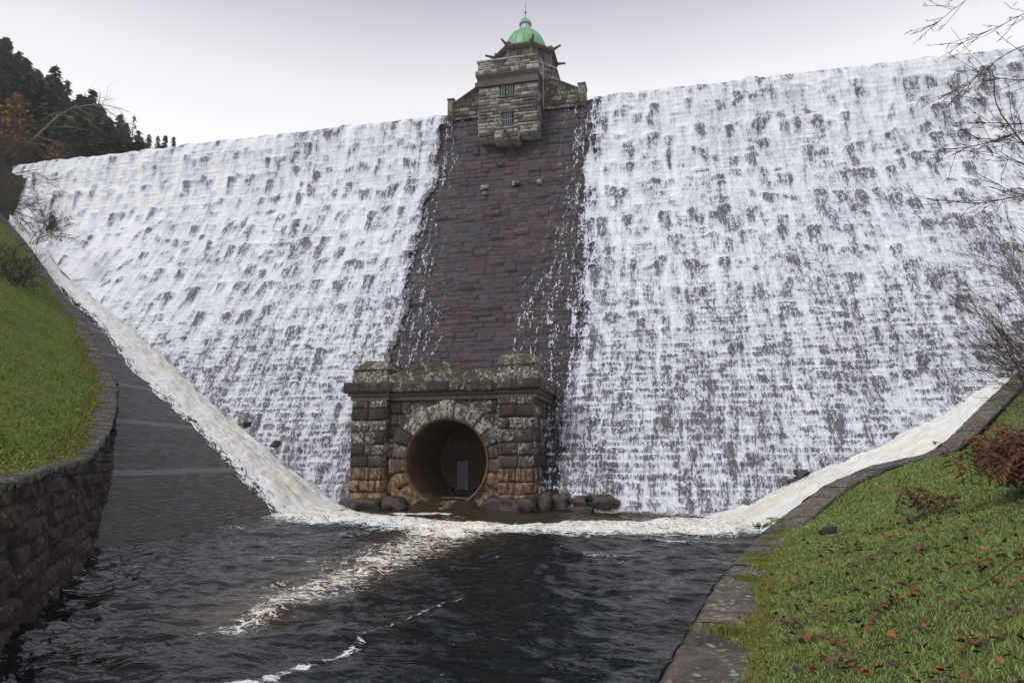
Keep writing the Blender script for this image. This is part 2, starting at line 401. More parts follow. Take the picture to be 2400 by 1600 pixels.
def mat_coping(k=1., name='coping_slab'):
    b = NB(name); P = b.pos(); r = b.attr('blk')
    n = b.noise(P, 2.2, 6, .65); q = b.noise(P, 17, 5, .7)
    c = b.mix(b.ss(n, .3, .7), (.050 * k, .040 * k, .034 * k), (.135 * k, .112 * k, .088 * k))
    c = b.mixm(.7, c, b.mix(r, (.62, .60, .62), (1.35, 1.28, 1.2)))
    w = b.vadd(b.vmul(P, (1, 1.0, 1)), b.vmul(b.noise(P, 7, 3, .6, 'Color'), (.16, .16, .16)))
    li = b.math('MULTIPLY', b.ss(b.voro(w, 6.5), .34, .24), b.ss(b.noise(P, 1.5, 3), .40, .52))
    c = b.mix(b.math('MULTIPLY', li, .75), c, b.mix(q, (.26, .27, .19), (.42, .42, .33)))
    c = b.mix(b.math('MULTIPLY', b.ss(b.noise(P, .9, 4, .6), .52, .66), .55), c, (.075, .080, .024))
    c = b.mixm(.75, c, b.mix(b.ss(q, .3, .7), (.5, .5, .5), (1.45, 1.42, 1.38)))
    return b.surf(c, .65, .4, b.bump(b.math('ADD', q, n), .8, .03))
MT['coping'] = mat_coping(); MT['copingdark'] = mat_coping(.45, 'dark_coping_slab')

# ------------------------------------------------------------------ dam profile
PZ = np.array([-6, -3, 0, 2.8, 6.8, 10.8, 15.3, 19.5, 23.4, 27.8, 31.8, 34.8, 35.75, 36.05, 36.0])
PY = np.array([36.4, 38.1, 39.8, 41.3, 43.7, 46, 48.9, 51.7, 54.2, 56.4, 57.4, 57.85, 58.2, 58.9, 61.5])
def smooth_profile():
    seg = np.concatenate([[0], np.cumsum(np.hypot(np.diff(PZ), np.diff(PY)))])
    s = np.linspace(0, seg[-1], 1200)
    z = np.interp(s, seg, PZ); y = np.interp(s, seg, PY)
    k = np.hanning(61); k /= k.sum()
    zp = np.convolve(np.pad(z, 30, mode='reflect', reflect_type='odd'), k, 'valid'); yp = np.convolve(np.pad(y, 30, mode='reflect', reflect_type='odd'), k, 'valid')
    return s[::-1].copy(), zp[::-1].copy(), yp[::-1].copy(), seg[-1]
_s, _z, _y, SL = smooth_profile()
_sd = SL - _s                      # distance down from the upstream lip
def prof_n(sd):
    e = .25
    ty = np.interp(np.clip(sd + e, 0, SL), _sd, _y) - np.interp(np.clip(sd - e, 0, SL), _sd, _y)
    tz = np.interp(np.clip(sd + e, 0, SL), _sd, _z) - np.interp(np.clip(sd - e, 0, SL), _sd, _z)
    l = np.hypot(ty, tz) + 1e-9
    return np.interp(sd, _sd, _y), np.interp(sd, _sd, _z), tz / l, -ty / l    # tangent runs down/downstream, normal points out
def z_to_s(z): return np.interp(-np.asarray(z, float), -_z, _sd)

# block layout shared by stone and water
NC = 110
_ch = RNG.uniform(.38, .58, NC); CS = np.concatenate([[0], np.cumsum(_ch)])
_bl = []
for i in range(NC):
    w = RNG.uniform(.55, 1.7, 140); x = -82 + RNG.uniform(0, 1) + np.concatenate([[0], np.cumsum(w)])
    r = RNG.random(141); p = .01 + .15 * r ** 2 + (RNG.random(141) < .07) * RNG.uniform(.06, .22, 141)
    _bl.append((x, p, RNG.random(141)))
def blocks(X, S):
    """X (m,), S (n,) -> protrusion, joint, random per vertex on the (n,m) grid"""
    ci = np.clip(np.searchsorted(CS, S) - 1, 0, NC - 1)
    pr = np.zeros((len(S), len(X))); jt = np.zeros_like(pr); rn = np.zeros_like(pr); dl = np.zeros_like(pr)
    for k, (s, c) in enumerate(zip(S, ci)):
        x, p, r = _bl[c]
        bi = np.clip(np.searchsorted(x, X) - 1, 0, 139)
        dx = np.minimum(X - x[bi], x[bi + 1] - X); ds = np.minimum(s - CS[c], CS[c + 1] - s)
        d = np.minimum(dx, ds)
        e = sstep(0., .09, d)
        pr[k] = p[bi] * e - .05 * (1 - e); jt[k] = 1 - sstep(.0, .055, d); rn[k] = r[bi]; dl[k] = s - CS[c]
    return pr, jt, rn, dl

def face_grid(X, S, D):
    y, z, ny, nz = prof_n(S)
    V = np.empty((len(S), len(X), 3)); V[..., 0] = X[None]
    V[..., 1] = y[:, None] + ny[:, None] * D; V[..., 2] = z[:, None] + nz[:, None] * D
    return V

DAM = thing('dam', (-13, 50, 0), 'huge sloping masonry dam of dark purple-brown stone blocks spanning the valley', 'dam')
def stone_face(name, X, S, parent):
    pr, jt, rn, dl = blocks(X, S)
    XX, SS = np.meshgrid(X, S)
    rough = (fbm(XX * 2.2, SS * 2.6, 3) - .5) * .14 + (fbm(XX * 7, SS * 7, 9, 3) - .5) * .06
    D = pr + rough * (1 - jt)
    # upper lip is smooth masonry
    V = face_grid(X, S, D - .10).reshape(-1, 3); Q = gridq(len(S), len(X))
    hole = (V[:, 0] > -16.4) & (V[:, 0] < -10.0) & (V[:, 2] < 6.0)       # the outlet tunnel passes through here
    Q = Q[~hole[Q].any(1)]
    return mesh(name, V, Q, MT['dam'], parent, True, attrs={'blk': rn, 'joint': jt})
s0 = float(z_to_s(36.0)); sB = float(z_to_s(-1.0))
stone_face('central_face', np.arange(-21.5, -2.4, .075), np.arange(s0 + 2.2, sB, .075), DAM)
stone_face('spillway_face', np.arange(-84, -21.45, .26), np.arange(1.2, sB, .2), DAM)
stone_face('spillway_face', np.arange(-2.45, 46, .2), np.arange(1.2, sB, .16), DAM)

# ------------------------------------------------------------------ falling water
def foam_map(X, S, side):
    XX, SS = np.meshgrid(X, S)
    y, z, _, _ = prof_n(S); Z = z[:, None]
    pr, jt, rn, dl = blocks(X, S)
    low = sstep(16, 4, Z)                         # lower third is more broken
    base = .76 + .26 * (fbm(XX * .22, SS * .16, 21) - .5) + .30 * (fbm(XX * .9, SS * .22, 22, 3) - .5) + .55 * (fbm(XX * 2.4 + .3 * fbm(XX * .5, SS * .5, 28, 2), SS * .26, 29, 3) - .5)
    F = base - .10 * low
    # courses: bright line on each lip, thin veil right under it
    hgt = np.clip(dl, 0, .6)
    F += .26 * np.exp(-(hgt / .10) ** 2) * (.1 + rn) * (.3 + .7 * low)
    F -= .42 * sstep(.06, .2, hgt) * (1 - sstep(.2, .6, hgt)) * (rn ** 1.8) * (.15 + .85 * low) * (.5 + fbm(XX * 1.7, SS * 1.7, 37, 3))
    D = pr * (.35 + .5 * low) + .03 * (fbm(XX * 3, SS * .8, 5, 3) - .5) * 2
    # every course breaks over its stones: a bright lip and a darker streaked face under it
    upz = sstep(9, 20, Z)
    for (chh, bww, sd_, am) in ((2.6, 1.25, 3, .52 * upz), (1.6, 1.0, 43, .30 * upz), (1.02, 1.2, 23, .52 * (1 - upz)), (.62, .95, 13, .34 * (1 - .8 * upz))):
        u0 = SS / chh + (fbm(XX * .35, SS * .12, sd_, 3) - .5) * 1.1
        ci = np.floor(u0); uu = XX / bww + hash2(ci, ci * 0, sd_) * 7 + (fbm(XX * .5, SS * .5, sd_ + 1, 2) - .5) * .8
        bi = np.floor(uu); jv = .45 * (hash2(bi, ci, sd_ + 2) - .5)
        vv_ = u0 - ci + jv; vv_ = vv_ - np.floor(vv_); fu = uu - bi
        a = hash2(bi, ci, sd_ + 3) ** 1.25; wd = .28 + .18 * hash2(bi, ci, sd_ + 4)
        ins = 1 - sstep(wd - .12, wd + .06, np.abs(fu - .5) + .06 * vv_)
        hgt_ = .45 + .5 * hash2(bi, ci, sd_ + 5)
        F -= am * a * ins * sstep(.08, .24, vv_) * (1 - sstep(hgt_ * .55, hgt_ * 1.05, vv_))
        F += .24 * am * (.3 + a) * (1 - sstep(wd, wd + .12, np.abs(fu - .5))) * np.exp(-((vv_ - .04) / .09) ** 2)
        D = D + .16 * am * a * ins * (1 - vv_) * sstep(0, .06, vv_)
    # through-stones standing out of the face in staggered rows
    rg = np.random.default_rng(5 if side < 0 else 8)
    row = 0; s = s0 + 1.9
    while s < sB - 1:
        zz = float(np.interp(s, S, z)) if len(S) else 0
        up = sstep(8, 20, zz)
        sp = 2.35 * up + 1.7 * (1 - up)
        x = X[0] + (row % 2) * sp / 2
        while x < X[-1]:
            a = rg.random(); x0 = x + rg.normal(0, .26 + .45 * (1 - up)); ss = s + rg.normal(0, .18 + .45 * (1 - up)) + (rg.random() < .2) * rg.uniform(-.6, .6)
            x += sp
            if a < .20 + .15 * (1 - up): continue
            w = rg.uniform(.36, .66) * (1 if up > .5 else rg.uniform(.6, 1.1)); L = (rg.uniform(1.2, 2.7) * up + rg.uniform(.6, 1.9) * (1 - up))
            if row == 0: ss += rg.uniform(-.3, .5); L *= rg.uniform(.5, 1.2); w *= 1.25
            A = rg.uniform(.10, .9)
            i0, i1 = np.searchsorted(S, [ss - .8, ss + L + 2.2]); j0, j1 = np.searchsorted(X, [x0 - 1.8, x0 + 1.8])
            if i1 <= i0 or j1 <= j0: continue
            xs = XX[i0:i1, j0:j1] - x0; sv = SS[i0:i1, j0:j1] - ss
            wob = (fbm(sv * 1.4 + 7 * a, xs * .8 + row, 31, 3) - .5) * .5
            ac = np.abs(xs + wob * sstep(0, .8, sv)) + .10 * np.clip(sv, 0, 1)
            arch = sv - .10 * (np.clip(np.abs(xs) / w, 0, 1.5)) ** 2.5
            ins = 1 - sstep(w * .68, w * 1.15, ac)
            dn = sstep(.05, .25, arch) * (1 - sstep(L * .35, L * 1.25, sv + (fbm(xs * 3 + 9 * a, sv * .5, 33, 2) - .5) * 1.6))
            rag = .70 + .6 * fbm(xs * 2.6 + 11 * a, sv * 1.1 + row, 35, 3)
            F[i0:i1, j0:j1] -= A * .62 * ins * dn * rag
            F[i0:i1, j0:j1] += .32 * A * (1 - sstep(w * .7, w + .25, np.abs(xs))) * np.exp(-((arch - .02) / .11) ** 2)
            F[i0:i1, j0:j1] += .16 * A * np.exp(-((ac - w - .25) / .2) ** 2) * dn
            D[i0:i1, j0:j1] += (.26 * A + .08) * ins * sstep(-.35, .08, arch) * (1 - sstep(.05, L * 1.1, sv))
        row += 1; s += (3.05 * up + 1.9 * (1 - up)) * rg.uniform(.9, 1.1)
    # mist painted into the foam: far left and upper parts whiter and softer
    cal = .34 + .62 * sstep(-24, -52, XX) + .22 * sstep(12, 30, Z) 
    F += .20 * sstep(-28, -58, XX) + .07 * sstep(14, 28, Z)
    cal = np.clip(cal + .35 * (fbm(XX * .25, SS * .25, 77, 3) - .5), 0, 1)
    F = np.maximum(F, .31 + .20 * (fbm(XX * 1.3, SS * 1.3, 39, 3) - .5))
    # nappe at the crest
    cr = np.exp(-((SS - (s0 + .1)) / .9) ** 2); F += .15 * cr
    return F, np.maximum(D, -.02), cal, XX, SS, np.broadcast_to(Z, XX.shape)

def water_sheet(X, S, side):
    F, D, cal, XX, SS, Z = foam_map(X, S, side)
    if side < 0:
        edge = np.interp(Z, [0, 10, 12.4, 17, 21, 25.2, 26.6, 27.6, 29, 33, 36.2], [-19.2, -18.75, -18.8, -19.4, -19.9, -20.3, -20.5, -19.7, -19.55, -19.5, -19.6])
        d = edge - XX
        tr0, tr1 = 0., 1.4
    else:
        edge = np.interp(Z, [0, 1.8, 4.4, 8, 10.4, 18, 26, 32, 36.2], [-8.2, -8.2, -8.2, -8.0, -7.5, -6.9, -6.9, -6.6, -6.3])
        d = XX - edge
        tr0, tr1 = 0., 1.6
    d = d + (fbm(XX * .9, SS * .35, 51, 3) - .5) * 1.3 * sstep(36, 30, Z)
    tr1 = np.interp(Z, [0, 10, 15, 22], [4.2, 3.2, 2.2, 1.5]) if side > 0 else 1.4
    F = F - np.where(d < 0.25, 1.1, .95 if side < 0 else np.interp(Z, [0, 10, 16], [.48, .52, .66])) * (1 - sstep(tr0 - .25, tr1, d)) 
    # thin trickles running down the bare stone beside the falls
    reach = (2.7 * sstep(27, 4, Z) + .9) if side > 0 else (1.5 * sstep(27, 10, Z) + .5)
    tr = np.zeros_like(F)
    rg = np.random.default_rng(3)
    for i in range(13 if side > 0 else 8):
        off = -rg.uniform(.1, 1.) * reach
        path = off + (fbm(SS * .30 + i * 9.1, 0 * SS, 61 + i, 3) - .5) * 1.1
        w = .06 + .06 * rg.random()
        g = np.exp(-((d - path) / w) ** 2) * sstep(.25, .6, fbm(SS * .45, 0 * SS + i * 3.3, 71, 3))
        tr = np.maximum(tr, g * rg.uniform(.45, .8))
    spl = sstep(.52, .75, fbm(XX * 2.4, SS * 1.3, 93, 3)) * .45 * (1 - sstep(-.1 * reach, -1.25 * reach, d)) * (d < 0.3)
    body = sstep(*((1.5, 1.6) if side > 0 else (.55, .62)), d + (fbm(XX * 2.1, SS * 1.3, 95, 3) - .5) * 1.6)
    F = np.maximum(F, np.maximum(tr, spl) * .54 - .05)
    keep = (d > -(reach + 1.3))
    V = face_grid(X, S, D + .10 + .05 * np.clip(F, 0, 1))
    Q = gridq(len(S), len(X))
    k = keep.ravel(); Q = Q[k[Q].all(1)]
    used = np.zeros(k.size, bool); used[Q.ravel()] = True
    idx = np.cumsum(used) - 1
    UV = np.stack([XX, SS], -1).reshape(-1, 2)
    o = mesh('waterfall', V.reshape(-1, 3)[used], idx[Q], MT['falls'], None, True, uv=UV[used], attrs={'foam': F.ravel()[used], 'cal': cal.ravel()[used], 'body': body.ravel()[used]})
    return tag(o, kind='structure')
XL = np.concatenate([np.arange(-80, -50, .17), np.arange(-50, -15, .105)])
XR = np.concatenate([np.arange(-10.6, 26, .09), np.arange(26, 46, .2)])
SW = np.arange(.6, sB + .3, .095)
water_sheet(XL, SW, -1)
water_sheet(XR, SW, 1)

# ------------------------------------------------------------------ pool
def polyd(X, Y, pts, wid):
    """signed-ish closeness 0..1 to a polyline with per-point half widths"""
    best = np.zeros_like(X)
    for (a, b, wa, wb) in zip(pts[:-1], pts[1:], wid[:-1], wid[1:]):
        ax, ay = a; bx, by = b; L2 = (bx - ax) ** 2 + (by - ay) ** 2
        t = np.clip(((X - ax) * (bx - ax) + (Y - ay) * (by - ay)) / L2, 0, 1)
        dd = np.hypot(X - ax - t * (bx - ax), Y - ay - t * (by - ay)); w = wa + (wb - wa) * t
        best = np.maximum(best, 1 - dd / w)
    return np.clip(best, 0, 1)
Yp = np.concatenate([np.arange(-4, 4, .4), np.arange(4, 16, .065), np.arange(16, 30, .10), np.arange(30, 48.6, .13)])
Xp = np.concatenate([np.arange(-40, -24, .6), np.arange(-24, 4.2, .085), np.arange(4.2, 8, .3)])
PX, PYY = np.meshgrid(Xp, Yp)
def foam_pool(X, Y):
    jx = X + (fbm(X * .5, Y * .5, 201, 3) - .5) * 1.2; jy = Y + (fbm(X * .5, Y * .5, 202, 3) - .5) * 1.6
    main = polyd(jx, jy, [(-21.5, 36.5), (-19.2, 34.3), (-16.5, 32.3), (-12.4, 30.6), (-9.6, 29.0), (-8.8, 26.4)], [4.6, 4.4, 3.6, 3.0, 2.6, 2.0])
    right = polyd(jx, jy, [(-9.3, 28.6), (-7.0, 28.9), (-4.5, 29.6), (-1.8, 30.4), (.9, 31.6), (2.6, 33.3), (4.2, 34.3), (6, 34)], [3.2, 3.4, 3.9, 4.3, 4.8, 5.4, 6.0, 6.2])
    diag = polyd(jx, jy, [(-9.2, 29.4), (-8.7, 25), (-8.4, 21.2), (-7.9, 17.25), (-7.75, 14.7), (-7.6, 12.6), (-7.7, 11.4), (-8.0, 10.6)], [3.8, 3.4, 2.8, 2.1, 1.6, 1.15, .75, .4])
    thin = polyd(X + (fbm(X * 1.7, Y * 1.2, 203, 3) - .5) * .30, Y, [(-4.3, 14.5), (-4.65, 12.6), (-4.85, 11.6), (-4.9, 10.6), (-4.9, 9.7), (-5.1, 9.2), (-5.3, 8.6), (-5.5, 8.0)], [.04, .08, .10, .10, .14, .2, .22, .3])
    patch = polyd(jx, Y, [(-14.6, 36.0), (-12.9, 35.4), (-12.0, 36.2)], [.5, .75, .4])
    patch2 = polyd(jx, Y, [(-14.4, 41.8), (-13.4, 42.1), (-12.4, 41.4)], [.3, .5, .25])
    sm = polyd(jx, jy, [(-1.2, 25.9), (1.2, 26.2), (2.7, 26.0)], [.25, .35, .3])
    F = np.maximum.reduce([sstep(0, .7, main), sstep(0, .65, right) * .98, sstep(0, 1., diag) * .68, sstep(0, .8, thin) * (.15 + 1.0 * fbm(X * 1.3, Y * 1.6, 205, 4)), sstep(0, .35, patch), sstep(0, .4, patch2) * .9, sstep(0, .6, sm) * .8])
    foot = sstep(38.3, 39.6, Y) * ((X > -7) | (X < -19.5)) * .7
    F = np.maximum(F, foot)
    F = F - .08
    ambient = .30 * sstep(.54, .75, fbm(X * .55, Y * .35, 210, 4)) * sstep(8, 18, Y)
    F = np.maximum(F, ambient)
    peat = np.clip(np.maximum.reduce([sstep(0, 1, polyd(X, Y, [(-9.3, 30), (-8.6, 23), (-8.2, 17), (-7.9, 12)], [5, 3.6, 2.9, 1.9])), sstep(0, .8, right) * .6, sstep(36, 40, Y) * .8, sstep(28, 33, Y) * .7]), 0, 1)
    return F, peat, np.maximum(main, right)
FP, PEAT, BIG = foam_pool(PX, PYY)
wav = (fbm(PX * .55, PYY * .9, 301, 4) - .5) * .34 + (fbm(PX * 1.9, PYY * 2.8, 302, 4) - .5) * .13
bulge = sstep(.1, .8, BIG) * (.08 + .40 * (fbm(PX * 1.3, PYY * 1.6, 303, 4) - .38))
sill = .60 * (1 - sstep(1.6, 2.3, np.abs(PX + 13.08))) * sstep(37.4, 39.4, PYY)
PZZ = sill + wav * (1 - .4 * BIG) * (1 - .5 * (sill > .1)) + np.maximum(bulge, 0) + np.clip(FP, 0, 1) * .02
o = mesh('pool_water', np.stack([PX, PYY, PZZ], -1).reshape(-1, 3), gridq(len(Yp), len(Xp)), MT['pool'], None, True, attrs={'foam': FP, 'peat': PEAT})
tag(o, kind='structure')

# ------------------------------------------------------------------ left apron, stream
def apron_z(X, Y): return .62 * (-20.1 - X) - .093 * (Y - 33)
ex = np.array([-.152, .988]); dn = np.array([.988, .152])
U = np.arange(-4, 42, .5); W = np.arange(-64, 6, .5)
UU, WW = np.meshgrid(U, W)
AX = -18.7 + ex[0] * UU + dn[0] * WW; AY = 17 + ex[1] * UU + dn[1] * WW
AZ = apron_z(AX, AY) + (fbm(UU * .4, WW * .4, 401, 3) - .5) * .10
o = mesh('paved_slope', np.stack([AX, AY, AZ], -1).reshape(-1, 3), gridq(len(W), len(U)), MT['apron'], None, True, uv=np.stack([UU, WW * 1.17], -1).reshape(-1, 2))
tag(o, kind='structure')

def stream(toe, outer, name, n=900, m=64, cream0=.15, soft=True, inner=.6, bl=.45):
    toe = np.array(toe, float); outer = np.array(outer, float)
    def res(p, n):
        seg = np.concatenate([[0], np.cumsum(np.linalg.norm(np.diff(p, axis=0), axis=1))]); t = np.linspace(0, seg[-1], n)
        return np.stack([np.interp(t, seg, p[:, i]) for i in range(3)], -1)
    A = res(toe, n); B = res(outer, n); v = np.linspace(-.06, 1.05, m)[None, :, None]
    G = A[:, None] * (1 - v) + B[:, None] * v
    vv = np.broadcast_to(v[..., 0], G.shape[:2])
    tt = np.broadcast_to(np.linspace(0, 1, n)[:, None], vv.shape)
    fine = (fbm(G[..., 0] * 2.6, G[..., 1] * 2.6 + G[..., 2], 503, 4) - .5) * .16 * sstep(-.05, .15, vv) * (1 - sstep(.85, 1.05, vv))
    bul = np.sin(np.pi * np.clip(vv, 0, 1)) * bl
    nz = (fbm(G[..., 0] * .9, G[..., 1] * .9, 501, 4) - .42) * .55 * sstep(-.1, .2, vv) * (1 - sstep(.7, 1.05, vv)) 
    G[..., 2] += (.12 + bul + nz + fine) * (1 - .8 * sstep(.9, 1., tt))
    ed = np.where(vv < .5, sstep(-.06, .34, vv), 1.0) * (1 - (sstep(.58, 1.06, vv) ** .8 if soft else 0 * vv)) * 1.35 - .08
    cr = sstep(.02, .25, vv) * (1 - (sstep(.5, .85, vv) if soft else 0 * vv)) * (cream0 + (1 - cream0) * sstep(.0, .7, tt))
    o = mesh(name, G.reshape(-1, 3), gridq(n, m), MT['stream'], None, True, uv=np.stack([tt * np.linalg.norm(np.diff(A, axis=0), axis=1).sum(), vv * 6], -1).reshape(-1, 2), attrs={'edge': ed, 'cream': cr})
    return tag(o, kind='structure')
stream([(-70, 57.3, 29.5), (-60.8, 54.3, 23.6), (-55.8, 52, 20), (-48.4, 49.4, 16.1), (-41.4, 46.9, 12.3), (-35.8, 45, 9), (-29, 42.6, 4.9), (-23.5, 40.8, 1.9), (-20, 40, .3), (-18.3, 38.6, -.05)],
       [(-66, 54.1, 26.9), (-58.8, 49.9, 22.3), (-51.8, 45.8, 18.2), (-45.6, 43.6, 14.6), (-42.1, 42.6, 12.5), (-34.6, 37.3, 8.1), (-28.0, 35.6, 4.2), (-23.6, 33.5, 1.8), (-20.3, 31.8, -.1), (-17.8, 30.4, -.3)], 'stream')
stream([(22.5, 46, 10), (19.3, 44.6, 8.1), (15, 42.9, 5.4), (11, 41.8, 3.6), (9.5, 41.4, 3), (7.5, 40.9, 2.2), (5.5, 40.4, 1.2), (3.9, 40, .3), (1.0, 39.7, 0)],
       [(23.5, 48, 10.1), (19.7, 44, 7.4), (16.2, 40, 5.2), (13.2, 36.5, 3.4), (11.7, 35, 2.7), (8.7, 33, 2.1), (6.4, 30.5, 1.3), (5.2, 28.5, .5), (3.9, 26.8, -.1)], 'stream', cream0=.5, soft=False, bl=.08)

# ------------------------------------------------------------------ left retaining wall and lawn
LB = np.array([(-1.9, -1, -.6), (-6.4, 4.5, -.6), (-10.3, 9.2, -.6), (-11.9, 11.4, -.6), (-14.6, 14.9, -.6), (-16.9, 17.7, -.6), (-18.1, 19.1, -.3), (-19.4, 20.5, .3), (-22.0, 23.6, 1.9), (-25.6, 27.3, 3.7), (-29.2, 31, 5.5), (-33.4, 34.3, 7.8), (-38.6, 38, 10.6), (-42.5, 40.1, 12.8), (-48.5, 43.8, 16.1), (-57, 48.9, 21), (-65.7, 53.4, 25.9), (-76, 58.5, 32)])
LT = np.array([(-2.4, -1, 2.0), (-6.8, 4.5, 2.22), (-10.76, 9.2, 2.30), (-12.3, 11, 2.37), (-15.1, 14.3, 2.53), (-17.2, 17.0, 2.66), (-18.6, 18.9, 2.80), (-19.95, 20.8, 3.3), (-21.6, 22.9, 4.0), (-25.0, 26.7, 5.25), (-29.2, 31, 6.95), (-33.6, 34.2, 9.3), (-38.8, 37.9, 12.2), (-42.7, 40, 14.4), (-48.7, 43.7, 17.7), (-57.2, 48.8, 22.5), (-65.8, 53.3, 27.4), (-76.2, 58.4, 33.4)])
def respath(p, step):
    seg = np.concatenate([[0], np.cumsum(np.linalg.norm(np.diff(p[:, :2], axis=0), axis=1))])
    t = np.arange(0, seg[-1], step)
    out = np.stack([np.interp(t, seg, p[:, i]) for i in range(3)], -1)
    k = np.hanning(int(2.2 / step) | 1); k /= k.sum(); h = len(k) // 2
    return np.stack([np.convolve(np.pad(out[:, i], h, mode='reflect', reflect_type='odd'), k, 'valid') for i in range(3)], -1), t
# match both curves by index parameter
def resmatch(A, B, step):
    seg = np.concatenate([[0], np.cumsum(np.linalg.norm(np.diff(B[:, :2], axis=0), axis=1))])
    t = np.arange(0, seg[-1], step); k = np.hanning(int(1.6 / step) | 1); k /= k.sum(); h = len(k) // 2
    f = lambda P: np.stack([np.convolve(np.pad(np.interp(t, seg, P[:, i]), h, mode='reflect', reflect_type='odd'), k, 'valid') for i in range(3)], -1)
    return f(A), f(B), t
A, B, T = resmatch(LB, LT, .07)
d2 = np.gradient(B[:, :2], axis=0); d2 /= np.linalg.norm(d2, axis=1)[:, None]
NRM = np.stack([d2[:, 1], -d2[:, 0]], -1)              # to the right of travel = outward, towards the apron
NRM = np.where((NRM[:, :1] > -2), NRM, NRM)
RW = thing('retaining_wall', (-16, 16, 0), 'dark curved retaining wall of rough stone blocks below the left lawn', 'retaining wall')
nv = 52; v = np.linspace(0, 1, nv)
H = np.linalg.norm(B - A, axis=1)
SV = v[None, :] * H[:, None]
zc_ = A[:, None, 2] * (1 - v) + B[:, None, 2] * v
ch = .37
ci = np.floor((zc_ + 5) / ch).astype(int); fz = (zc_ + 5) / ch - ci
bw = .95; off = hash2(ci, ci * 0, 5) * 3
xb = (T[:, None] + off) / bw; xb = xb + (vn(np.floor(xb), ci, 6) - .5) * .0
bi = np.floor(xb); fx = xb - bi
d = np.minimum(np.minimum(fx, 1 - fx) * bw, np.minimum(fz, 1 - fz) * ch)
e = sstep(0, .035, d); rb = hash2(bi.astype(int), ci, 9)
Dw = (.03 + .13 * rb ** 1.5) * e - .05 * (1 - e) + ((fbm(T[:, None] * 2.2, zc_ * 3.0, 12) - .5) * .20 + (fbm(T[:, None] * 8, zc_ * 8, 14, 2) - .5) * .07) * e
G = A[:, None] * (1 - v[None, :, None]) + B[:, None] * v[None, :, None]
G[..., :2] += NRM[:, None] * Dw[..., None]
cut = T < 62
mesh('stone_face', G[cut].reshape(-1, 3), gridq(cut.sum(), nv), MT['wallface'], RW, True, attrs={'blk': rb[cut]})
# coping slabs along its top
def slabs(P, N, inner, outer, th, Ls, mat, parent, name='coping', rough=.02, seed=1, sub=7, gap=.02, drop=0.):
    rg = np.random.default_rng(seed); mb = MB(); i = 0; n = len(P)
    step = np.linalg.norm(P[1, :2] - P[0, :2])
    while i < n - 4:
        L = rg.uniform(*Ls); k = max(4, int(L / step)); j = min(n - 1, i + k)
        idx = np.linspace(i, j, max(4, min(16, int(L / .12)))).astype(int); idx = np.unique(idx)
        dz = rg.normal(0, .008); ja = rg.uniform(-.015, .02); a = rg.random()
        prof_ = np.linspace(0, 1, sub)
        wv = outer + ja - (outer + inner + ja) * prof_
        ring = np.concatenate([[outer + ja - .01], [outer + ja], wv[1:-1], [-inner], [-inner]])
        G = np.zeros((len(idx), len(ring), 3))
        c = P[idx]
        G[..., 0] = c[:, None, 0] + N[idx][:, None, 0] * ring; G[..., 1] = c[:, None, 1] + N[idx][:, None, 1] * ring
        top = c[:, None, 2] + dz + th + (fbm(G[..., 0] * 2.7, G[..., 1] * 2.7, seed + 40, 4) - .5) * rough * 2
        G[..., 2] = top; G[:, 0, 2] = c[:, 2] - .03; G[:, 1, 2] -= .025; G[:, -1, 2] = c[:, 2] - .1
        if drop: G[..., 2] -= drop * (outer - ring) * 0
        # end gaps
        t = c[-1] - c[0]; t = t / (np.linalg.norm(t) + 1e-9)
        G[0] += t * gap; G[-1] -= t * gap
        e0 = G[0].copy(); e0[:, 2] -= th; e1 = G[-1].copy(); e1[:, 2] -= th
        G = np.concatenate([e0[None], G, e1[None]])
        mb.grid(G, a)
        i = j
    return mb.build(name, mat, parent, True, 'blk')
cp = T < 200
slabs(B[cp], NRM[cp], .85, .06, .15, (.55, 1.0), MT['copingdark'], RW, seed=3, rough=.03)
# lawn
Lw = np.concatenate([np.linspace(.8, 6, 40), np.linspace(6.4, 50, 50)])
ii = np.arange(0, len(B), 6)
Bs = B[ii]; Ns = NRM[ii]
kN = np.hanning(81); kN /= kN.sum()
Nsm = np.stack([np.convolve(np.pad(Ns[:, i], 40, mode='edge'), kN, 'valid') for i in range(2)], -1); Nsm /= np.linalg.norm(Nsm, axis=1)[:, None]
LX = Bs[:, None, 0] - Nsm[:, None, 0] * Lw; LY = Bs[:, None, 1] - Nsm[:, None, 1] * Lw
LZ = Bs[:, None, 2] + .17 + (Lw - .8) * np.interp(np.arange(len(Bs)), [0, len(Bs) * .1, len(Bs) * .22, len(Bs) * .34, len(Bs) * .5, len(Bs)], [.10, .13, .22, .32, .38, .40])[:, None] + (fbm(LX * .35, LY * .35, 601, 3) - .5) * .3 * sstep(.8, 3, Lw)
o = mesh('lawn', np.stack([LX, LY, LZ], -1).reshape(-1, 3), gridq(len(ii), len(Lw)), MT['lawn'], None, True); tag(o, kind='structure')
def lawn_pt(t, e):
    k = int(np.argmin(np.abs(T[ii] - t))); q = int(np.argmin(np.abs(Lw - e))); return Vector((LX[k, q], LY[k, q], LZ[k, q]))

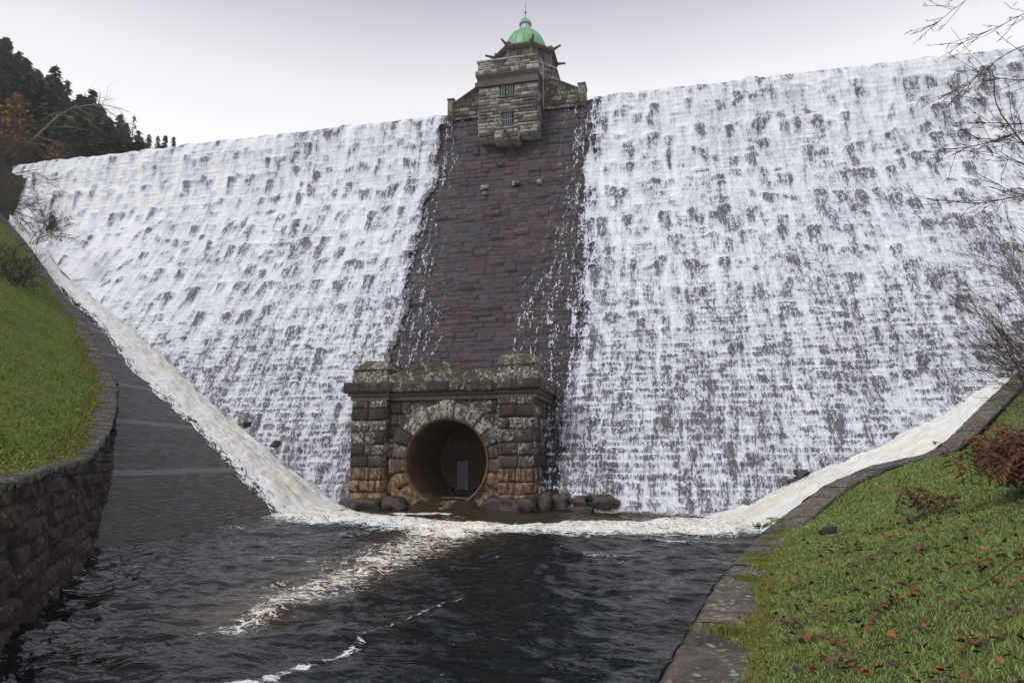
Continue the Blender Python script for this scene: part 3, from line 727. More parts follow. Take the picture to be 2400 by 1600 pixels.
def blades(P, h, w, lean, mat, name, rg, parent=None, segs=2):
    n = len(P); an = rg.uniform(0, 2 * np.pi, n); d = np.stack([np.cos(an), np.sin(an), 0 * an], -1)
    la = rg.uniform(0, 2 * np.pi, n); l = np.stack([np.cos(la), np.sin(la), 0 * la], -1) * (lean * rg.random(n) * h)[:, None]
    up = np.array([0, 0, 1.])
    b0 = P - d * (w / 2)[:, None]; b1 = P + d * (w / 2)[:, None]
    m0 = P + l * .35 + up * (h * .6)[:, None] - d * (w * .38)[:, None]; m1 = P + l * .35 + up * (h * .6)[:, None] + d * (w * .38)[:, None]
    tp = P + l + up * (h * .93)[:, None]
    V = np.stack([b0, b1, m1, m0, tp], 1).reshape(-1, 3); k = np.arange(n)[:, None] * 5
    Q = k + np.array([[0, 1, 2, 3]]); Tt = k + np.array([[3, 2, 4]])
    o = mesh(name, V, [Q, Tt], mat, parent, False, attrs={'rnd': np.repeat(rg.random(n), 5)})
    return o
# mossy rim of the left lawn
rg = np.random.default_rng(21)
k = np.concatenate([rg.integers(120, 1150, 36000), rg.integers(120, 420, 16000)]); k = k[k < len(B)]; e = .62 - .66 * (k < 420) * rg.random(len(k)) * (vn(k * .03, k * 0, 3) > .22) + np.abs(rg.normal(0, .5, len(k))) + .25 * np.sin(k * .05) ** 2
Pm = np.stack([B[k, 0] - NRM[k, 0] * e, B[k, 1] - NRM[k, 1] * e, B[k, 2] + .15 + (e - .8) * .2], -1); Pm[:, :2] += rg.normal(0, .05, (len(k), 2))
o = blades(Pm, rg.uniform(.04, .16, len(k)), rg.uniform(.03, .06, len(k)), .9, MT['edgegrass'], 'edge_grass', rg); tag(o, kind='stuff')
k = (22 + (len(ii) - 24) * rg.random(60000) ** 1.3).astype(int); q = rg.integers(1, 60, 60000); f1 = rg.random(60000)
q2 = q + 1
Pl = np.stack([LX[k, q] * (1 - f1) + LX[k, q2] * f1, LY[k, q] * (1 - f1) + LY[k, q2] * f1, LZ[k, q] * (1 - f1) + LZ[k, q2] * f1 - .01], -1) + np.concatenate([rg.normal(0, .2, (60000, 2)), np.zeros((60000, 1))], 1)
MT['lawnblade'] = mat_grass('lawn_blade', (.075, .125, .014), (.16, .24, .030), (.20, .19, .035), .5)
o = blades(Pl, rg.uniform(.05, .16, 60000), rg.uniform(.03, .07, 60000), .9, MT['lawnblade'], 'lawn_grass', rg); tag(o, kind='stuff')

# ------------------------------------------------------------------ right bank
RC = np.array([(-3.6, -14, .5), (-1.55, -1, .5), (-.17, 8.2, .5), (.79, 14.6, .5), (2.2, 21.7, .5), (3.02, 25.4, .52), (4.0, 27.2, .95), (4.9, 28.5, 1.41), (6.1, 30.5, 1.92), (8.4, 33, 2.65), (11.4, 35, 3.2), (12.9, 36.5, 3.95), (15.9, 40, 5.8), (19.4, 44, 7.9), (22.3, 47, 9.8), (32, 56, 16), (46, 70, 24)])
C_, T2 = respath(RC, .06)
dd = np.gradient(C_[:, :2], axis=0); dd /= np.linalg.norm(dd, axis=1)[:, None]
NR = np.stack([-dd[:, 1], dd[:, 0]], -1)               # left of travel = towards the water
RK = thing('retaining_wall', (1, 14, 0), 'low stone wall with broad lichen-spotted coping beside the pool on the right', 'retaining wall')
slabs(C_, NR, .95, .02, .0, (.9, 2.0), MT['coping'], RK, seed=9, rough=.035, sub=12, gap=.012)
vv = np.linspace(0, 1, 14); G = np.zeros((len(C_[::2]), 14, 3)); cc = C_[::2]; nn2 = NR[::2]; t2 = T2[::2]
for q, f in enumerate(vv):
    zz = cc[:, 2] - .02 - f * 2.2
    zi = np.floor(zz / .32); xb = t2 / .8 + hash2(zi, zi * 0, 4) * 2; fz = zz / .32 - zi; fx = xb - np.floor(xb)
    e = sstep(0, .06, np.minimum(np.minimum(fx, 1 - fx) * .8, np.minimum(fz, 1 - fz) * .32))
    dis = -.03 + f * .55 + e * (.02 + .07 * hash2(np.floor(xb), zi, 3)) + (fbm(t2 * 4, zz * 4, 8) - .5) * .06
    G[:, q, 0] = cc[:, 0] + nn2[:, 0] * dis; G[:, q, 1] = cc[:, 1] + nn2[:, 1] * dis; G[:, q, 2] = zz
mesh('wall_face', G.reshape(-1, 3), gridq(len(cc), 14)[:, ::-1], MT['wallface'], RK, True, attrs={'blk': vn(t2 * .8, 0 * t2, 3)[:, None] + np.zeros((1, 14))})
yc = np.concatenate([RC[:, 1]]); xc = RC[:, 0]; zcc = RC[:, 2]
def cop(Y): return np.interp(Y, yc, xc), np.interp(Y, yc, zcc)
def bank_z(X, Y):
    x0, z0 = cop(Y); e = X - x0
    cosn = np.interp(Y, [25, 28, 34], [1, .78, .66])
    ep = np.maximum(e * cosn - .9, 0)
    return z0 - .01 + .30 * ep + .10 * np.maximum(ep - 2, 0) + (fbm(X * .5, Y * .5, 701, 4) - .5) * .30 * sstep(0, 1.2, ep) + (fbm(X * 2.2, Y * 2.2, 702, 3) - .5) * .08 * sstep(0, .4, ep)
Yb = np.concatenate([np.arange(-14, 26, .15), np.arange(26, 72, .3)])
Eb = np.concatenate([np.arange(.84, 8, .12), np.arange(8, 60, .8)])
EE, YY = np.meshgrid(Eb, Yb)
cs = np.interp(YY, [25, 28, 34], [1, .78, .66])
XX = cop(YY)[0] + EE / cs
o = mesh('grass_bank', np.stack([XX, YY, bank_z(XX, YY) - .02], -1).reshape(-1, 3), gridq(len(Yb), len(Eb)), MT['bank'], None, True); tag(o, kind='structure')
def scatter_bank(n, rg, y0=2.5, y1=30, pw=2.0, emax=9.):
    Y = y0 + (y1 - y0) * rg.random(n) ** pw
    x0 = cop(Y)[0]; cs = np.interp(Y, [25, 28, 34], [1, .78, .66])
    e = .80 + rg.random(n) * np.minimum(emax, .52 * Y + 2.8 - x0 - .5)
    return x0 + e / cs, Y, e
rg = np.random.default_rng(31)
x, y, e = scatter_bank(350000, rg)
dist = np.hypot(x, y)
cl = fbm(x * 1.3, y * 1.3, 33, 3)
keep = rg.random(len(x)) < .35 + 1.0 * cl
x, y, e, dist, cl = x[keep], y[keep], e[keep], dist[keep], cl[keep]
P = np.stack([x, y, bank_z(x, y) - .025], -1)
h = (.022 + .042 * rg.random(len(x))) * (.5 + 1.1 * cl) * (1 + .02 * dist); w = .0035 + .0006 * dist
o = blades(P, h, w * rg.uniform(.7, 1.4, len(x)), 1.5, MT['blade'], 'grass', rg); tag(o, kind='stuff')
rg = np.random.default_rng(34); n = 60000
Y = 22 + 26 * rg.random(n); x0 = cop(Y)[0]; cs = np.interp(Y, [25, 28, 34], [1, .78, .66]); e = .85 + rg.random(n) ** 1.3 * 7
x = x0 + e / cs; P = np.stack([x, Y, bank_z(x, Y) - .03], -1)
o = blades(P, rg.uniform(.05, .16, n), rg.uniform(.02, .045, n), 1.3, MT['blade'], 'grass', rg); tag(o, kind='stuff')
# longer tufts of grass and moss along the joint between coping and turf
rg = np.random.default_rng(32)
n = 26000; Y = 3.5 + 26 * rg.random(n) ** 1.7; x0 = cop(Y)[0]
e = .99 - np.abs(rg.normal(0, .12, n)) * (.2 + 2.2 * vn(Y * 1.1, 0 * Y, 44) ** 2) + rg.normal(0, .04, n)

P = np.stack([x0 + e, Y, cop(Y)[1] + .01 + 0 * Y], -1)
o = blades(P, rg.uniform(.02, .07, n), .005 + .0006 * Y, 1.2, MT['edgegrass'], 'edge_grass', rg); tag(o, kind='stuff')
def mosspatch(cx, cy, rx, ry, n, seed, hgt=.05, zoff=.0):
    rg = np.random.default_rng(seed); a = rg.uniform(0, 2 * np.pi, n); r = np.sqrt(rg.random(n)) * (.75 + .4 * vn(np.cos(a) * 2 + 5, np.sin(a) * 2 + 5, seed))
    x = cx + np.cos(a) * r * rx * 1.3; y = cy + np.sin(a) * r * ry * 1.3
    kp = fbm(x * 3.2, y * 2.2, seed + 60, 4) > .36 + .26 * r ** 2; x, y, r = x[kp], y[kp], r[kp]; n = len(x)
    xx0, z0 = cop(y)
    z = np.where(x - xx0 > .9, bank_z(x, y), z0) + zoff + .05 * np.clip(1 - r, 0, 1)
    o = blades(np.stack([x, y, z - .02], -1), rg.uniform(.4, 1.2, n) * hgt * .8, np.full(n, .014), .8, MT['moss'], 'moss', rg); return tag(o, kind='stuff')
mosspatch(3.55, 25.2, .55, 1.3, 9000, 1, .06); mosspatch(2.9, 22.6, .45, .5, 3000, 2, .05)
mosspatch(1.45, 15.0, .45, .35, 2500, 3, .05); mosspatch(2.0, 17.6, .45, .4, 2500, 4, .05); mosspatch(1.0, 10.5, .16, .4, 1200, 5, .05); mosspatch(2.1, 18.6, .6, .3, 1800, 6, .05)

def leaf_mesh(kind, rg):
    if kind == 'oak':
        t = np.linspace(0, 1, 15); w = .30 * np.sin(np.pi * t ** .8) * (1 + .38 * np.cos(t * 2 * np.pi * 4)) + .012
    else:
        t = np.linspace(0, 1, 11); w = .34 * np.sin(np.pi * t ** .85) + .008
    V = []; 
    cu = rg.uniform(.25, .7); tw = rg.uniform(-.4, .4)
    for a, b in zip(t, w):
        zc = cu * (a - .5) ** 2 * .55 + tw * 0
        V += [(a - .5, -b, zc + .5 * cu * b + tw * (a - .5) * .4), (a - .5, 0, zc - .02), (a - .5, b, zc + .5 * cu * b - tw * (a - .5) * .4)]
    return np.array(V), gridq(len(t), 3)
leafs = []
for i in range(6):
    rgl = np.random.default_rng(80 + i); V, Q = leaf_mesh('oak' if i < 4 else 'beech', rgl); leafs.append((V, Q))
proto = []
rg = np.random.default_rng(90)
cx = []; 
for i in range(80):
    yy = 4.0 + 14 * rg.random() ** 1.4; xx = cop(yy)[0] + 1.1 + rg.random() * min(8, .43 * yy + 1.2 - cop(yy)[0]); cx.append((xx, yy, rg.uniform(.10, .45)))
pts = []
while len(pts) < 1500:
    if rg.random() < .55:
        a = cx[rg.integers(len(cx))]; xx = a[0] + rg.normal(0, a[2]); yy = a[1] + rg.normal(0, a[2] * 1.2)
    else:
        yy = 3.8 + 17 * rg.random() ** 1.5; xx = cop(yy)[0] + .15 + rg.random() * 9
    if yy < 3.4 or xx > .46 * yy + 1.0: continue
    if xx < cop(yy)[0] + .97 and rg.random() < .9: continue
    if xx < cop(yy)[0] + .12: continue
    pts.append((xx, yy))
pts.sort(key=lambda p: p[1])
def leaf_place(xx, yy):
    oncop = xx < cop(yy)[0] + .9
    z = (cop(yy)[1] + .015) if oncop else float(bank_z(np.array(xx), np.array(yy))) + rg.uniform(.03, .075)
    return oncop, z
mbl = MB(); lm = []
for i, (xx, yy) in enumerate(pts):
    oncop, z = leaf_place(xx, yy); s = rg.uniform(.065, .125); R = Matrix.Rotation(rg.uniform(0, 6.28), 4, 'Z') @ Matrix.Rotation(rg.normal(0, .14 if oncop else .38), 4, 'X') @ Matrix.Rotation(rg.normal(0, .14 if oncop else .38), 4, 'Y')
    q = rg.integers(6); V, Q = leafs[q]
    if i < 285:
        if q >= len(lm) or True:
            while len(lm) < 6:
                p = mesh('fallen_leaf', leafs[len(lm)][0], leafs[len(lm)][1], MT['leaf'], None, True); lm.append([p, False])
        if not lm[q][1]: o = lm[q][0]; lm[q][1] = True
        else: o = lm[q][0].copy(); COL.objects.link(o)
        o.matrix_world = Matrix.Translation((xx, yy, z)) @ R @ Matrix.Scale(s, 4)
        if oncop: tag(o, 'reddish brown leaf lying on the bare stone coping beside the pool', 'leaf', 'leaves on the coping')
        else: tag(o, 'wet brown autumn leaf lying among others on the grass bank', 'leaf', 'fallen leaves on the grass bank')
    else:
        M3 = np.array((R @ Matrix.Scale(s, 4)).to_3x3()); mbl.add(V @ M3.T + np.array([xx, yy, z]), Q, a=rg.random())
o = mbl.build('leaf_litter', MT['litter'], None, True, 'rnd'); tag(o, kind='stuff')

# ------------------------------------------------------------------ masonry
def rblock(mb, O, U, V, N, u0, u1, v0, v1, dep, rnd, seed, n=7, m=5, rough=.5):
    uu = np.array([0, .03, .12, .5, .88, .97, 1]) if n == 7 else np.linspace(0, 1, n)
    g = .012
    a = u0 + g + (u1 - u0 - 2 * g) * np.linspace(0, 1, n); b = v0 + g + (v1 - v0 - 2 * g) * np.linspace(0, 1, m)
    A, Bv = np.meshgrid(a, b)
    d = np.minimum(np.minimum(A - u0 - g, u1 - g - A), np.minimum(Bv - v0 - g, v1 - g - Bv))
    e = sstep(0, min(.10, .3 * min(u1 - u0, v1 - v0)), d)
    h = dep * (.35 + .65 * e) + (fbm(A * 3.3 + seed * 3.1, Bv * 3.3, 800, 3) - .5) * dep * rough * 2 * e
    G = O + A[..., None] * U + Bv[..., None] * V + h[..., None] * N
    rim = O + A[..., None] * U + Bv[..., None] * V - .06 * N
    F = np.empty((m + 2, n + 2, 3)); F[1:-1, 1:-1] = G
    F[0, 1:-1] = rim[0]; F[-1, 1:-1] = rim[-1]; F[1:-1, 0] = rim[:, 0]; F[1:-1, -1] = rim[:, -1]
    F[0, 0] = rim[0, 0]; F[0, -1] = rim[0, -1]; F[-1, 0] = rim[-1, 0]; F[-1, -1] = rim[-1, -1]
    mb.grid(F, rnd)
def rwall(mb, O, U, V, N, W, H, ch, bw, dep, rg, holes=(), quoin=None, circ=None):
    O, U, V, N = [np.array(q, float) for q in (O, U, V, N)]
    v = 0.; row = 0
    while v < H - .02:
        c = min(rg.uniform(*ch), H - v)
        if H - v - c < .18: c = H - v
        u = 0.
        first = True
        while u < W - .02:
            w = rg.uniform(*bw)
            if quoin and first: w = quoin * (1.25 if row % 2 else .85)
            if quoin and u + w > W - quoin * 1.5 and not first: w = W - u
            first = False
            if W - u - w < bw[0] * .6: w = W - u
            u1 = min(W, u + w)
            segs = [(u, u1)]
            for (a, b_, c0, c1) in holes:
                if v + c > c0 + .02 and v < c1 - .02:
                    ns = []
                    for (s0_, s1_) in segs:
                        if s1_ <= a or s0_ >= b_: ns.append((s0_, s1_))
                        else:
                            if a - s0_ > .06: ns.append((s0_, a))
                            if s1_ - b_ > .06: ns.append((b_, s1_))
                    segs = ns
            for (s0_, s1_) in segs:
                if circ is not None:
                    cu, cv, r = circ
                    px = np.clip(cu, s0_, s1_); pv = np.clip(cv, v, v + c)
                    if math.hypot(px - cu, pv - cv) < r:
                        # trim towards the ring
                        if s1_ < cu or s0_ > cu:
                            vv_ = np.clip(cv, v, v + c); hw = math.sqrt(max(0, r * r - (vv_ - cv) ** 2))
                            if s1_ <= cu: s1_ = min(s1_, cu - hw)
                            else: s0_ = max(s0_, cu + hw)
                            if s1_ - s0_ < .12: continue
                        else: continue
                rblock(mb, O, U, V, N, s0_, s1_, v, v + c, dep * rg.uniform(.6, 1.25), rg.random(), rg.integers(1000))
            u = u1
        v += c; row += 1

# ------------------------------------------------------------------ outlet portal
X_, Y_, Z_ = np.array([1., 0, 0]), np.array([0, 1., 0]), np.array([0, 0, 1.])
PT = thing('outlet_portal', (-13.3, 39, 0), 'stone outlet portal with round tunnel mouth and pediment at the foot of the dam', 'portal')
for nm, (xa, xb, xc_, xd), sd_ in (('pilaster', (-19.12, -16.92, -19.07, -16.8), 1), ('pilaster', (-9.8, -7.72, -9.8, -7.62), 2)):
    rg = np.random.default_rng(sd_); mb = MB()
    mb.box(xa, xb, 39.0, 44.5, -.5, 6.52, .5)
    rwall(mb, (xa, 39.0, .25), X_, Z_, -Y_, xb - xa, 6.27, (.66, .80), (.62, 1.2), .13, rg)
    rwall(mb, (xb, 39.0, .25), Y_, Z_, X_, 5.2, 6.27, (.66, .80), (.7, 1.2), .12, rg)
    rwall(mb, (xa, 44.0, .25), -Y_, Z_, -X_, 5.0, 6.27, (.66, .80), (.7, 1.2), .12, rg)
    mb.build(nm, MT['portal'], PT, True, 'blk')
CX, CZ, CR = -13.08, 2.80, 2.52
# curtain wall with a round opening
mb = MB(); an = np.linspace(0, 2 * np.pi, 97); rr = np.linspace(0, 1, 8)
rg = np.random.default_rng(4)
ca, sa = np.cos(an), np.sin(an)
xl, xr, zb, zt = -16.9, -9.75, -.6, 6.52
tx = np.where(ca > 0, (xr - CX) / np.maximum(ca, 1e-6), (xl - CX) / np.minimum(ca, -1e-6)); tz = np.where(sa > 0, (zt - CZ) / np.maximum(sa, 1e-6), (zb - CZ) / np.minimum(sa, -1e-6))
ro = np.minimum(np.abs(tx), np.abs(tz))
R_ = CR * (1 - rr[:, None]) + ro[None] * rr[:, None]
mb.grid(np.stack([CX + R_ * ca, np.full_like(R_, 39.42), CZ + R_ * sa], -1), .4)
rwall(mb, (-16.9, 39.42, .1), X_, Z_, -Y_, 7.15, 6.4, (.62, .72), (.6, 1.1), .10, rg, circ=(CX + 16.9, CZ - .1, 3.72))
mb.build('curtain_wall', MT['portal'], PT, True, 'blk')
mb = MB(); nv_ = 15
for i in range(nv_):
    a0 = math.radians(-28 + 236 * i / nv_); a1 = math.radians(-28 + 236 * (i + 1) / nv_)
    key = i == nv_ // 2
    ro_ = 3.68 if key else (3.72 if i % 2 else 3.5); dep = .34 if key else (.24 if i % 2 else .13); r_ = rg.random()
    if key: r_ = 1.2
    elif i in (4, 5, 9, 10): r_ = 1.0
    n_, m_ = 7, 6
    aa = np.linspace(a0 + .006, a1 - .006, n_); rr = np.linspace(CR - .02, ro_, m_)
    A, Rr = np.meshgrid(aa, rr); e = sstep(0, .08, np.minimum(np.minimum(A - a0, a1 - A) * 2.6, np.minimum(Rr - CR + .02, ro_ - Rr)))
    h = dep * (.5 + .5 * e) + (fbm(A * 8 + i, Rr * 3, 820, 3) - .5) * .14 * e
    G = np.stack([CX + Rr * np.cos(A), 39.40 - h, CZ + Rr * np.sin(A)], -1)
    F = np.empty((m_ + 2, n_ + 2, 3)); F[1:-1, 1:-1] = G; F[0, 1:-1] = G[0]; F[-1, 1:-1] = G[-1]; F[1:-1, 0] = G[:, 0]; F[1:-1, -1] = G[:, -1]
    F[0, 0] = G[0, 0]; F[0, -1] = G[0, -1]; F[-1, 0] = G[-1, 0]; F[-1, -1] = G[-1, -1]
    F[0, :, 1] = F[-1, :, 1] = 39.5; F[:, 0, 1] = F[:, -1, 1] = 39.5
    mb.grid(F, r_)
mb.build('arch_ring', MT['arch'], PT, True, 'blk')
mb = MB(); k = 72; aa = np.linspace(0, 2 * np.pi, k + 1)
yy = np.array([39.18, 39.2, 39.5, 41, 43, 45.4]); rr = np.array([CR + .1, CR - .03, CR - .06, CR - .06, CR - .06, CR - .06])
mb.grid(np.stack([CX + rr[:, None] * np.cos(aa), np.repeat(yy[:, None], k + 1, 1), CZ + rr[:, None] * np.sin(aa)], -1))
mb.build('tunnel_lining', MT['lining'], PT, True)
mb = MB(); mb.box(CX - 2.6, CX + 2.6, 45.3, 45.6, -.6, 5.6); mb.build('end_wall', MT['endwall'], PT)
mb = MB(); mb.box(-14.17, -13.57, 45.22, 45.30, 1.0, 2.78); dr = mb.build('door', MT['door'], PT)
mb = MB()
for q in ((-14.23, -14.17, .94, 2.84), (-13.57, -13.51, .94, 2.84)): mb.box(q[0], q[1], 45.19, 45.30, q[2], q[3])
mb.box(-14.17, -13.57, 45.19, 45.30, 2.78, 2.84); mb.build('door_frame', MT['rail'], dr)
mb = MB(); mb.box(-13.66, -13.63, 45.17, 45.22, 1.8, 2.0); mb.build('handle', MT['iron'], dr)
for px in (-14.8, -12.75):
    mb = MB(); a = np.linspace(0, 2 * np.pi, 25)
    mb.grid(np.stack([np.stack([px + r * np.cos(a), np.full_like(a, y), .72 + r * np.sin(a)], -1) for r, y in ((.40, 45.3), (.40, 45.12), (.33, 45.12), (.31, 45.29), (.0, 45.285))]))
    mb.build('pipe_mouth', MT['dark'], PT, True)
mb = MB(); mb.box(-16.4, -11.6, 44.7, 45.3, -.4, .32); mb.build('sill', MT['endwall'], PT)
# entablature
mb = MB()
mb.box(-19.22, -16.74, 38.93, 44.5, 6.52, 6.98, .6); mb.box(-16.74, -9.86, 39.22, 44.5, 6.52, 6.98, .35); mb.box(-9.86, -7.54, 38.93, 44.5, 6.52, 6.98, .7)
for (x0, x1, y0) in ((-19.38, -16.66, 38.80), (-16.66, -9.94, 39.1), (-9.94, -7.40, 38.80)):
    mb.box(x0, x1, y0, 44.5, 6.80, 6.975, .5)
mb.build('frieze', MT['frieze'], PT, False, 'blk')
mb = MB(); rg = np.random.default_rng(6)
for (x0, x1, y0, o_) in ((-19.62, -16.55, 38.62, 1), (-16.55, -10.0, 38.86, 2), (-10.0, -7.22, 38.60, 3)):
    mb.box(x0 + .02, x1 - .02, y0 + .03, 44.3, 6.985, 7.62, .5)
    rwall(mb, (x0, y0 + .03, 6.99), X_, Z_, -Y_, x1 - x0, .62, (.62, .62), (.9, 1.5), .035, rg)
rwall(mb, (-7.24, 38.63, 6.99), Y_, Z_, X_, 5.2, .62, (.62, .62), (1., 1.6), .03, rg)
mb.build('cornice', MT['cornice'], PT, True, 'blk')
# pediment
mb = MB(); xs = np.linspace(-16.85, -9.85, 40); t = (xs + 13.4) / 3.45
zt_ = 7.98 + .82 * np.clip(1 - np.abs(t), 0, 1) ** .85 + (fbm(xs * 2, xs * 0, 7) - .5) * .06
rowz = [np.full_like(xs, 7.62), 7.62 + (zt_ - 7.62) * .5, zt_ - .08, zt_, zt_ + .02, zt_ + .02]
rowy = [38.98, 38.98, 38.97, 38.93, 39.4, 43.5]
mb.grid(np.stack([np.stack([xs, np.full_like(xs, y) + (fbm(xs * 3, z * 3, 8) - .5) * .05 * (y < 39), z], -1) for y, z in zip(rowy, rowz)]), np.repeat((.4 + .4 * (np.floor(xs / 1.6) % 2))[None], 6, 0))
mb.build('pediment', MT['mossy'], PT, True, 'blk')
def cap(x0, x1, tx0, tx1, zt, y0, round_, seed):
    mb = MB(); n = 18; levels = [(0, 0), (.0, .30), (.05, .34), (.05, .62), (.0, .64), (.12, .70)] 
    base = 7.62
    def ring(ix, z, rd=0.):
        f = np.linspace(0, 1, n); xa, xb, ya, yb = ix
        p = np.concatenate([np.stack([xa + (xb - xa) * f, ya + 0 * f], -1), np.stack([xb + 0 * f, ya + (yb - ya) * f], -1), np.stack([xb - (xb - xa) * f, yb + 0 * f], -1), np.stack([xa + 0 * f, yb - (yb - ya) * f], -1)])
        c = p.mean(0); nz = (fbm(p[:, 0] * 3 + z * 2, p[:, 1] * 3, seed, 3) - .5) * .10
        p = c + (p - c) * (1 + nz[:, None])
        if rd: 
            q = p - c; l = np.linalg.norm(q, axis=1); m = np.minimum((xb - xa) / 2 / np.maximum(abs(q[:, 0]), 1e-6), 9) * 0 + 1
        return np.concatenate([p, z + (fbm(p * 1.0 @ np.array([2., .0]), p @ np.array([0., 2.]), seed + 1, 3)[:, None] - .5) * .05], -1)
    y1 = y0 + (x1 - x0)
    H_ = zt - base; R = []
    for (f, s) in ((0, 0), (.27, 0), (.275, .06), (.55, .06), (.56, 0), (.60, 0)):
        R.append(ring((x0 + s, x1 - s, y0 + s, y1 - s), base + f * H_))
    for u in np.linspace(.1, 1, 7):
        f = .60 + .40 * (math.sin(u * math.pi / 2) if round_ else u); w = u ** (2.2 if round_ else 1.)
        a = x0 + (tx0 - x0) * w; b_ = x1 + (tx1 - x1) * w; ya = y0 + (tx0 - x0) * w; yb = y1 - (x1 - tx1) * w
        R.append(ring((a, b_, ya, yb), base + f * H_))
    xm, ym = (tx0 + tx1) / 2, y0 + (x1 - x0) / 2
    R.append(np.repeat(np.array([[xm, ym, zt + .03]]), 4 * n, 0))
    mb.grid(np.array(R), .6)
    mb.build('pedestal_cap', MT['mossy'], PT, True, 'blk')
cap(-19.15, -16.82, -18.5, -17.15, 9.05, 38.85, False, 31)
cap(-9.88, -7.45, -9.3, -8.0, 9.15, 38.85, True, 35)

# ------------------------------------------------------------------ valve tower
TW = thing('valve_tower', (-13.2, 58, 36), 'stone valve tower with green copper dome standing on the crest of the dam', 'tower')
x0, x1, yf = -16.1, -10.6, 56.0
rg = np.random.default_rng(12)
mb = MB(); 
mb.box(x0, x1, yf + .12, 62, 31.9, 36.82, .5)
holes = [(-14.03 - x0, -13.48 - x0, 35.72 - 32, 36.75 - 32), (-13.3 - x0, -12.75 - x0, 35.72 - 32, 36.75 - 32), (-13.82 - x0, -12.84 - x0, 32.86 - 32, 34.06 - 32)]
rwall(mb, (x0, yf + .1, 32.0), X_, Z_, -Y_, x1 - x0, 4.82, (.26, .40), (.5, 1.15), .11, rg, holes=holes, quoin=.85)
rwall(mb, (x1, yf + .1, 32.0), Y_, Z_, X_, 5.5, 4.82, (.3, .42), (.5, 1.1), .10, rg)
rwall(mb, (x0, 61.5, 32.0), -Y_, Z_, -X_, 5.4, 4.82, (.3, .42), (.5, 1.1), .10, rg)
mb.build('turret', MT['tower'], TW, True, 'blk')
for (a, b_, c, d_, nb) in ((-14.03, -13.48, 35.72, 36.75, 3), (-13.3, -12.75, 35.72, 36.75, 3), (-13.82, -12.84, 32.86, 34.06, 5)):
    mb = MB(); mb.box(a + .02, b_ - .02, yf + .02, yf + .11, c + .02, d_ - .02); wn = mb.build('window', MT['dark'], TW)
    mb = MB()
    for i in range(nb):
        x = a + (b_ - a) * (i + 1) / (nb + 1); mb.tube([(x, yf - .06, c), (x, yf - .06, d_)], .022, 6)
    if nb == 5: mb.box(a, b_, yf - .075, yf - .05, c + .5, c + .54)
    mb.build('grille', MT['rail'], wn, True)
    mb = MB(); mb.box(a - .14, b_ + .14, yf - .14, yf + .1, d_, d_ + .22, .3); mb.box(a - .1, b_ + .1, yf - .16, yf + .1, c - .16, c, .4)
    mb.build('window_surround', MT['towerdark'], wn, False, 'blk')
mb = MB(); mb.box(-14.55, -12.35, 55.95, 58, 31.25, 32.5, .5)
rwall(mb, (-14.55, 55.95, 31.25), X_, Z_, -Y_, 2.2, 1.25, (.36, .42), (.5, .9), .09, rg)
rwall(mb, (-12.35, 55.95, 31.25), Y_, Z_, X_, 1.8, 1.25, (.36, .42), (.5, .9), .09, rg)
mb.box(-14.64, -12.26, 55.80, 58, 32.5, 32.66, .5)
mb.build('corbel', MT['tower'], TW, True, 'blk')
mb = MB(); mb.tube([(-13.6, 55.85, 32.3), (-13.5, 55.5, 32.1), (-13.35, 55.2, 31.9)], .12, 8); mb.build('spout', MT['towerdark'], TW, True, 'blk')
mb = MB()
mb.box(x0 - .30, x1 + .15, yf - .22, 62, 36.83, 37.28, .5); mb.box(x0 - .14, x1 + .05, yf - .08, 62, 37.28, 37.55, .2)
for i, (s, za, zb2) in enumerate(((.08, 37.55, 37.72), (.16, 37.72, 37.88), (.24, 37.88, 38.0))): mb.box(x0 - s, x1 + s * .6, yf - s - .02, 62, za, zb2, .1 + .2 * i)
mb.build('cornice', MT['towerdark'], TW, False, 'blk')
mb = MB()
mb.box(x0 - .26, x1 + .2, yf - .25, 62, 38.0, 38.42, .6); mb.box(x0 - .1, x1 - .1, yf + .1, yf + .6, 38.4, 39.42, .5); mb.box(x0 - .1, x0 + .4, yf + .1, 60.5, 38.4, 39.42, .5)
rwall(mb, (x0 - .26, yf - .25, 38.0), X_, Z_, -Y_, x1 - x0 + .46, .42, (.42, .42), (.5, .9), .04, rg)
rwall(mb, (x0 - .12, yf + .1, 38.42), X_, Z_, -Y_, x1 - x0, 1.0, (.22, .28), (.8, 1.7), .07, rg)
mb.box(x0 - .2, x1 - .02, yf - .02, yf + .7, 39.42, 39.60, .8)
mb.build('parapet', MT['tower'], TW, True, 'blk')
# octagonal drum
OC = np.array([-13.1, 63.0]); A0 = math.pi / 8
def octa(mb, rz, a=.5):
    """(circumradius, z) profile swept round the octagon, flat faces"""
    for k in range(8):
        a0 = A0 + k * math.pi / 4; a1 = a0 + math.pi / 4
        G = np.array([[[OC[0] + r * math.cos(q), OC[1] + r * math.sin(q), z] for q in (a0, a1)] for r, z in rz]); mb.grid(G, a)
mb = MB(); octa(mb, [(3.55, 36), (3.55, 41.2), (3.75, 41.2), (3.75, 41.45), (3.1, 41.5)], .5)
for k in range(8):
    a0 = A0 + k * math.pi / 4; a1 = a0 + math.pi / 4
    p0 = np.array([OC[0] + 3.52 * math.cos(a0), OC[1] + 3.52 * math.sin(a0), 36.2]); p1 = np.array([OC[0] + 3.52 * math.cos(a1), OC[1] + 3.52 * math.sin(a1), 36.2])
    u = p1 - p0; w = np.linalg.norm(u); u /= w; nrm = np.cross(u, Z_)
    if nrm[1] < .5: rwall(mb, p0, u, Z_, nrm, w, 4.9, (.3, .42), (.5, 1.0), .09, rg)
mb.build('plinth', MT['tower'], TW, True, 'blk')
mb = MB(); octa(mb, [(3.05, 41.4), (3.05, 43.1)], .5)
